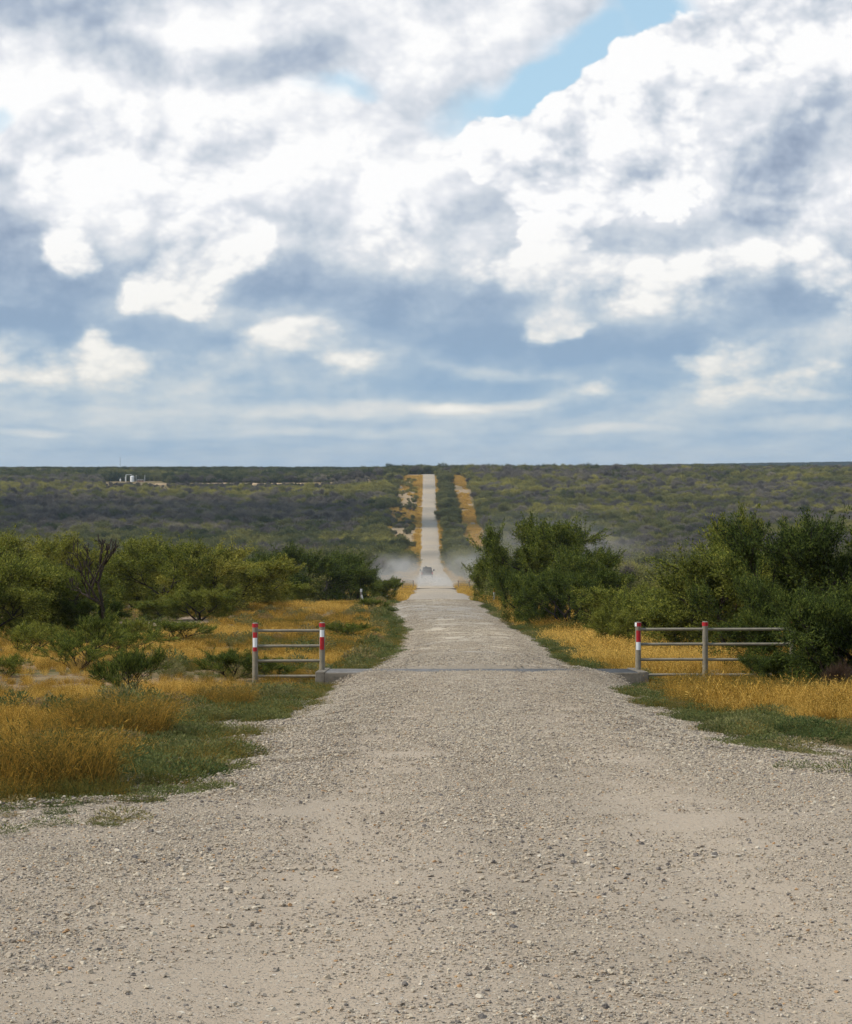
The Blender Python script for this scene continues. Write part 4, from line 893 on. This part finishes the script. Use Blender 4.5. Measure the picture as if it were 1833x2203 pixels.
    DK = [(100, 40, 280, 75, -.36), (360, 150, 320, 40, -.30), (600, 70, 110, 80, -.16), (640, 150, 150, 40, -.16), (40, 400, 100, 100, -.30), (90, 620, 180, 120, -.28), (640, 610, 160, 60, -.26), (430, 690, 180, 34, -.16),
          (900, 660, 160, 70, -.22), (1250, 705, 330, 44, -.30), (1610, 630, 130, 40, -.32), (40, 690, 120, 30, -.16), (1050, 640, 80, 50, -.10), (960, 790, 170, 24, -.14), (1350, 780, 120, 20, -.10)]
    L = blobs(WH, base.outputs[0]); L = blobs([(*q[:4], q[4]*1.2) for q in DK], L)
    L = ma('MULTIPLY_ADD', ma('MULTIPLY', relief, kz), .30, L); L = ma('MULTIPLY_ADD', ma('SUBTRACT', nC, .5), .55, L)
    # clear gaps behind the heaped clouds
    GP = [(1040, 220, 170, 56, .95, 8), (1160, 170, 130, 80, .95, 35), (1280, 75, 130, 80, .95, 40), (1385, 10, 80, 60, .85), (660, 195, 80, 24, .45), (740, 180, 60, 28, .4), (20, 262, 36, 30, .7)]
    G = ma('MULTIPLY_ADD', ma('SUBTRACT', nC, .5), -.9, blobs(GP, 0.0)); G = ma('MULTIPLY_ADD', ma('SUBTRACT', nA, .5), -.5, G)
    gm = N(nt, 'ShaderNodeMapRange', interpolation_type='SMOOTHSTEP', ins={1: .22, 2: 1.15}); nt.links.new(G, gm.inputs[0]); gap = gm.outputs[0]
    # heaped clouds with crisp cauliflower edges: blobs, threshold, softness, brightness, relief
    LAY = [
        ([(330, 300, 300, 110, 1), (180, 300, 140, 90, 1), (430, 370, 130, 90, .9), (260, 420, 150, 80, .8), (540, 300, 110, 70, .8)], .50, .55, .92, 1.0),
        ([(800, 500, 75, 75, 1), (820, 430, 60, 60, .8), (690, 520, 60, 50, .8), (700, 440, 80, 40, .6)], .40, .50, .80, 1.3),
        ([(148, 490, 78, 78, 1), (165, 545, 56, 50, .8)], .40, .62, .92, 1.3),
        ([(385, 555, 140, 92, 1), (350, 600, 90, 56, .9), (430, 500, 90, 60, .9), (520, 510, 70, 50, .6)], .36, .55, .95, 1.2),
        ([(985, 285, 85, 62, 1), (1090, 330, 110, 90, 1), (1210, 290, 110, 120, 1), (1300, 210, 120, 120, 1), (1400, 150, 130, 100, 1), (1530, 90, 150, 90, 1), (1680, 90, 160, 130, 1), (1330, 330, 160, 120, .9), (1130, 440, 120, 80, .9), (1120, 520, 90, 40, .5)], .40, .14, .93, 1.5),
        ([(1600, 300, 100, 120, 1), (1690, 400, 150, 100, 1), (1490, 330, 70, 70, .8), (1560, 420, 120, 60, .9), (1650, 210, 60, 70, .9)], .18, .75, .46, 1.2),
        ([(1080, 556, 140, 56, 1), (1230, 570, 140, 68, 1), (1370, 585, 120, 74, 1), (1480, 520, 90, 46, .8), (1640, 525, 160, 60, 1), (1725, 600, 80, 56, 1)], .34, .62, .88, 1.2),
        ([(1100, 670, 80, 50, .9), (1180, 650, 90, 36, .8)], .42, .40, .62, 1.0),
        ([(565, 703, 110, 42, 1), (640, 690, 80, 34, .8), (712, 748, 76, 34, 1), (205, 682, 50, 34, 1), (130, 768, 180, 52, 1), (240, 745, 90, 48, .9), (20, 765, 60, 22, .8)], .26, .80, .80, .9),
        ([(1220, 803, 62, 34, 1), (1500, 738, 140, 50, 1), (1540, 803, 130, 38, 1), (1440, 745, 60, 18, .8), (1690, 760, 60, 24, .8)], .26, .80, .80, .9)]
    for bl, th, wd, lb, rl in LAY:
        D = ma('MULTIPLY_ADD', edge, .85, blobs(bl, 0.0, sat=0, k=1.5))
        mr = N(nt, 'ShaderNodeMapRange', interpolation_type='SMOOTHSTEP', ins={1: th, 2: th+wd*1.5}); nt.links.new(D, mr.inputs[0]); al = mr.outputs[0]
        core = ma('MULTIPLY', ma('SUBTRACT', ma('MINIMUM', D, 1.3), th+wd), -.07)
        li = ma('ADD', ma('MULTIPLY_ADD', relief, rl*.40, lb), ma('ADD', core, ma('MULTIPLY', ma('SUBTRACT', nC, .5), .60)))
        L = ma('ADD', L, ma('MULTIPLY', al, ma('SUBTRACT', li, L))); gap = ma('MULTIPLY', gap, ma('SUBTRACT', 1.0, al))
    low = ramp(nt, L, [(.1, srgb(146, 174, 201)), (.35, srgb(164, 187, 207)), (.55, srgb(193, 206, 215)), (.8, srgb(226, 227, 224)), (1, srgb(245, 243, 236))])
    high = ramp(nt, L, [(.0, srgb(146, 161, 184)), (.3, srgb(174, 187, 205)), (.52, srgb(204, 212, 222)), (.74, srgb(230, 233, 239)), (.96, srgb(255, 255, 255))])
    vf = N(nt, 'ShaderNodeMapRange', ins={1: .35, 2: 1.1}); nt.links.new(Vo, vf.inputs[0])
    cl = mix(nt, vf.outputs[0], low, high)
    sky = N(nt, 'ShaderNodeTexSky', sky_type='NISHITA'); sky.sun_disc = False; sky.sun_elevation = el; sky.sun_rotation = az; sky.air_density = 1.0; sky.dust_density = .6; sky.ozone_density = 2.0
    k10 = N(nt, 'ShaderNodeVectorMath', operation='SCALE', ins={'Scale': 10.0}); nt.links.new(cl, k10.inputs[0])
    skc = mix(nt, .5, mix(nt, 1.0, sky.outputs[0], (1.05, 1.28, 1.40), 'MULTIPLY'), (6.2, 8.4, 9.4))
    # overhead and behind: broken cloud, about half of it clear
    hi = N(nt, 'ShaderNodeMapRange', ins={1: 2.6, 2: 4.5}); nt.links.new(Vo, hi.inputs[0])
    nH = noise(nt, tc.outputs['Generated'], 3.0, 5, .6); ov = ma('MULTIPLY', hi.outputs[0], ramp(nt, nH.outputs[0], [(.40, (0, 0, 0)), (.52, (1, 1, 1))]))
    col = mix(nt, ma('MAXIMUM', gap, ov), k10.outputs[0], skc)
    bg = N(nt, 'ShaderNodeBackground', ins={'Strength': .1}); nt.links.new(col, bg.inputs[0]); o = N(nt, 'ShaderNodeOutputWorld'); nt.links.new(bg.outputs[0], o.inputs[0])
    w.cycles.sampling_method = 'MANUAL'; w.cycles.sample_map_resolution = 512
build_world()

# ---------------------------------------------------------------- camera and render
cd = bpy.data.cameras.new('camera'); cam = link(bpy.data.objects.new('camera', cd)); cam.location = (0, 0, 0); cam.rotation_euler = (R(90), 0, 0)
cd.sensor_fit = 'VERTICAL'; cd.sensor_height = 36; cd.lens = F/2203*36; cd.shift_y = -(1101.5-HY)/2203; cd.clip_start = .1; cd.clip_end = 30000
scene.camera = cam
vs = scene.view_settings; vs.view_transform = 'Standard'; vs.look = 'None'; vs.exposure = 0; vs.gamma = 1; vs.use_curve_mapping = False
scene.render.engine = 'CYCLES'
c = scene.cycles; c.max_bounces = 5; c.diffuse_bounces = 2; c.glossy_bounces = 2; c.transmission_bounces = 2; c.volume_bounces = 1; c.transparent_max_bounces = 6
c.use_denoising = True; c.denoiser = 'OPENIMAGEDENOISE'; c.denoising_input_passes = 'RGB_ALBEDO_NORMAL'; c.denoising_prefilter = 'ACCURATE'; c.use_adaptive_sampling = True; c.adaptive_threshold = .02; c.adaptive_min_samples = 16; c.sample_clamp_indirect = 6; c.caustics_reflective = False; c.caustics_refractive = False
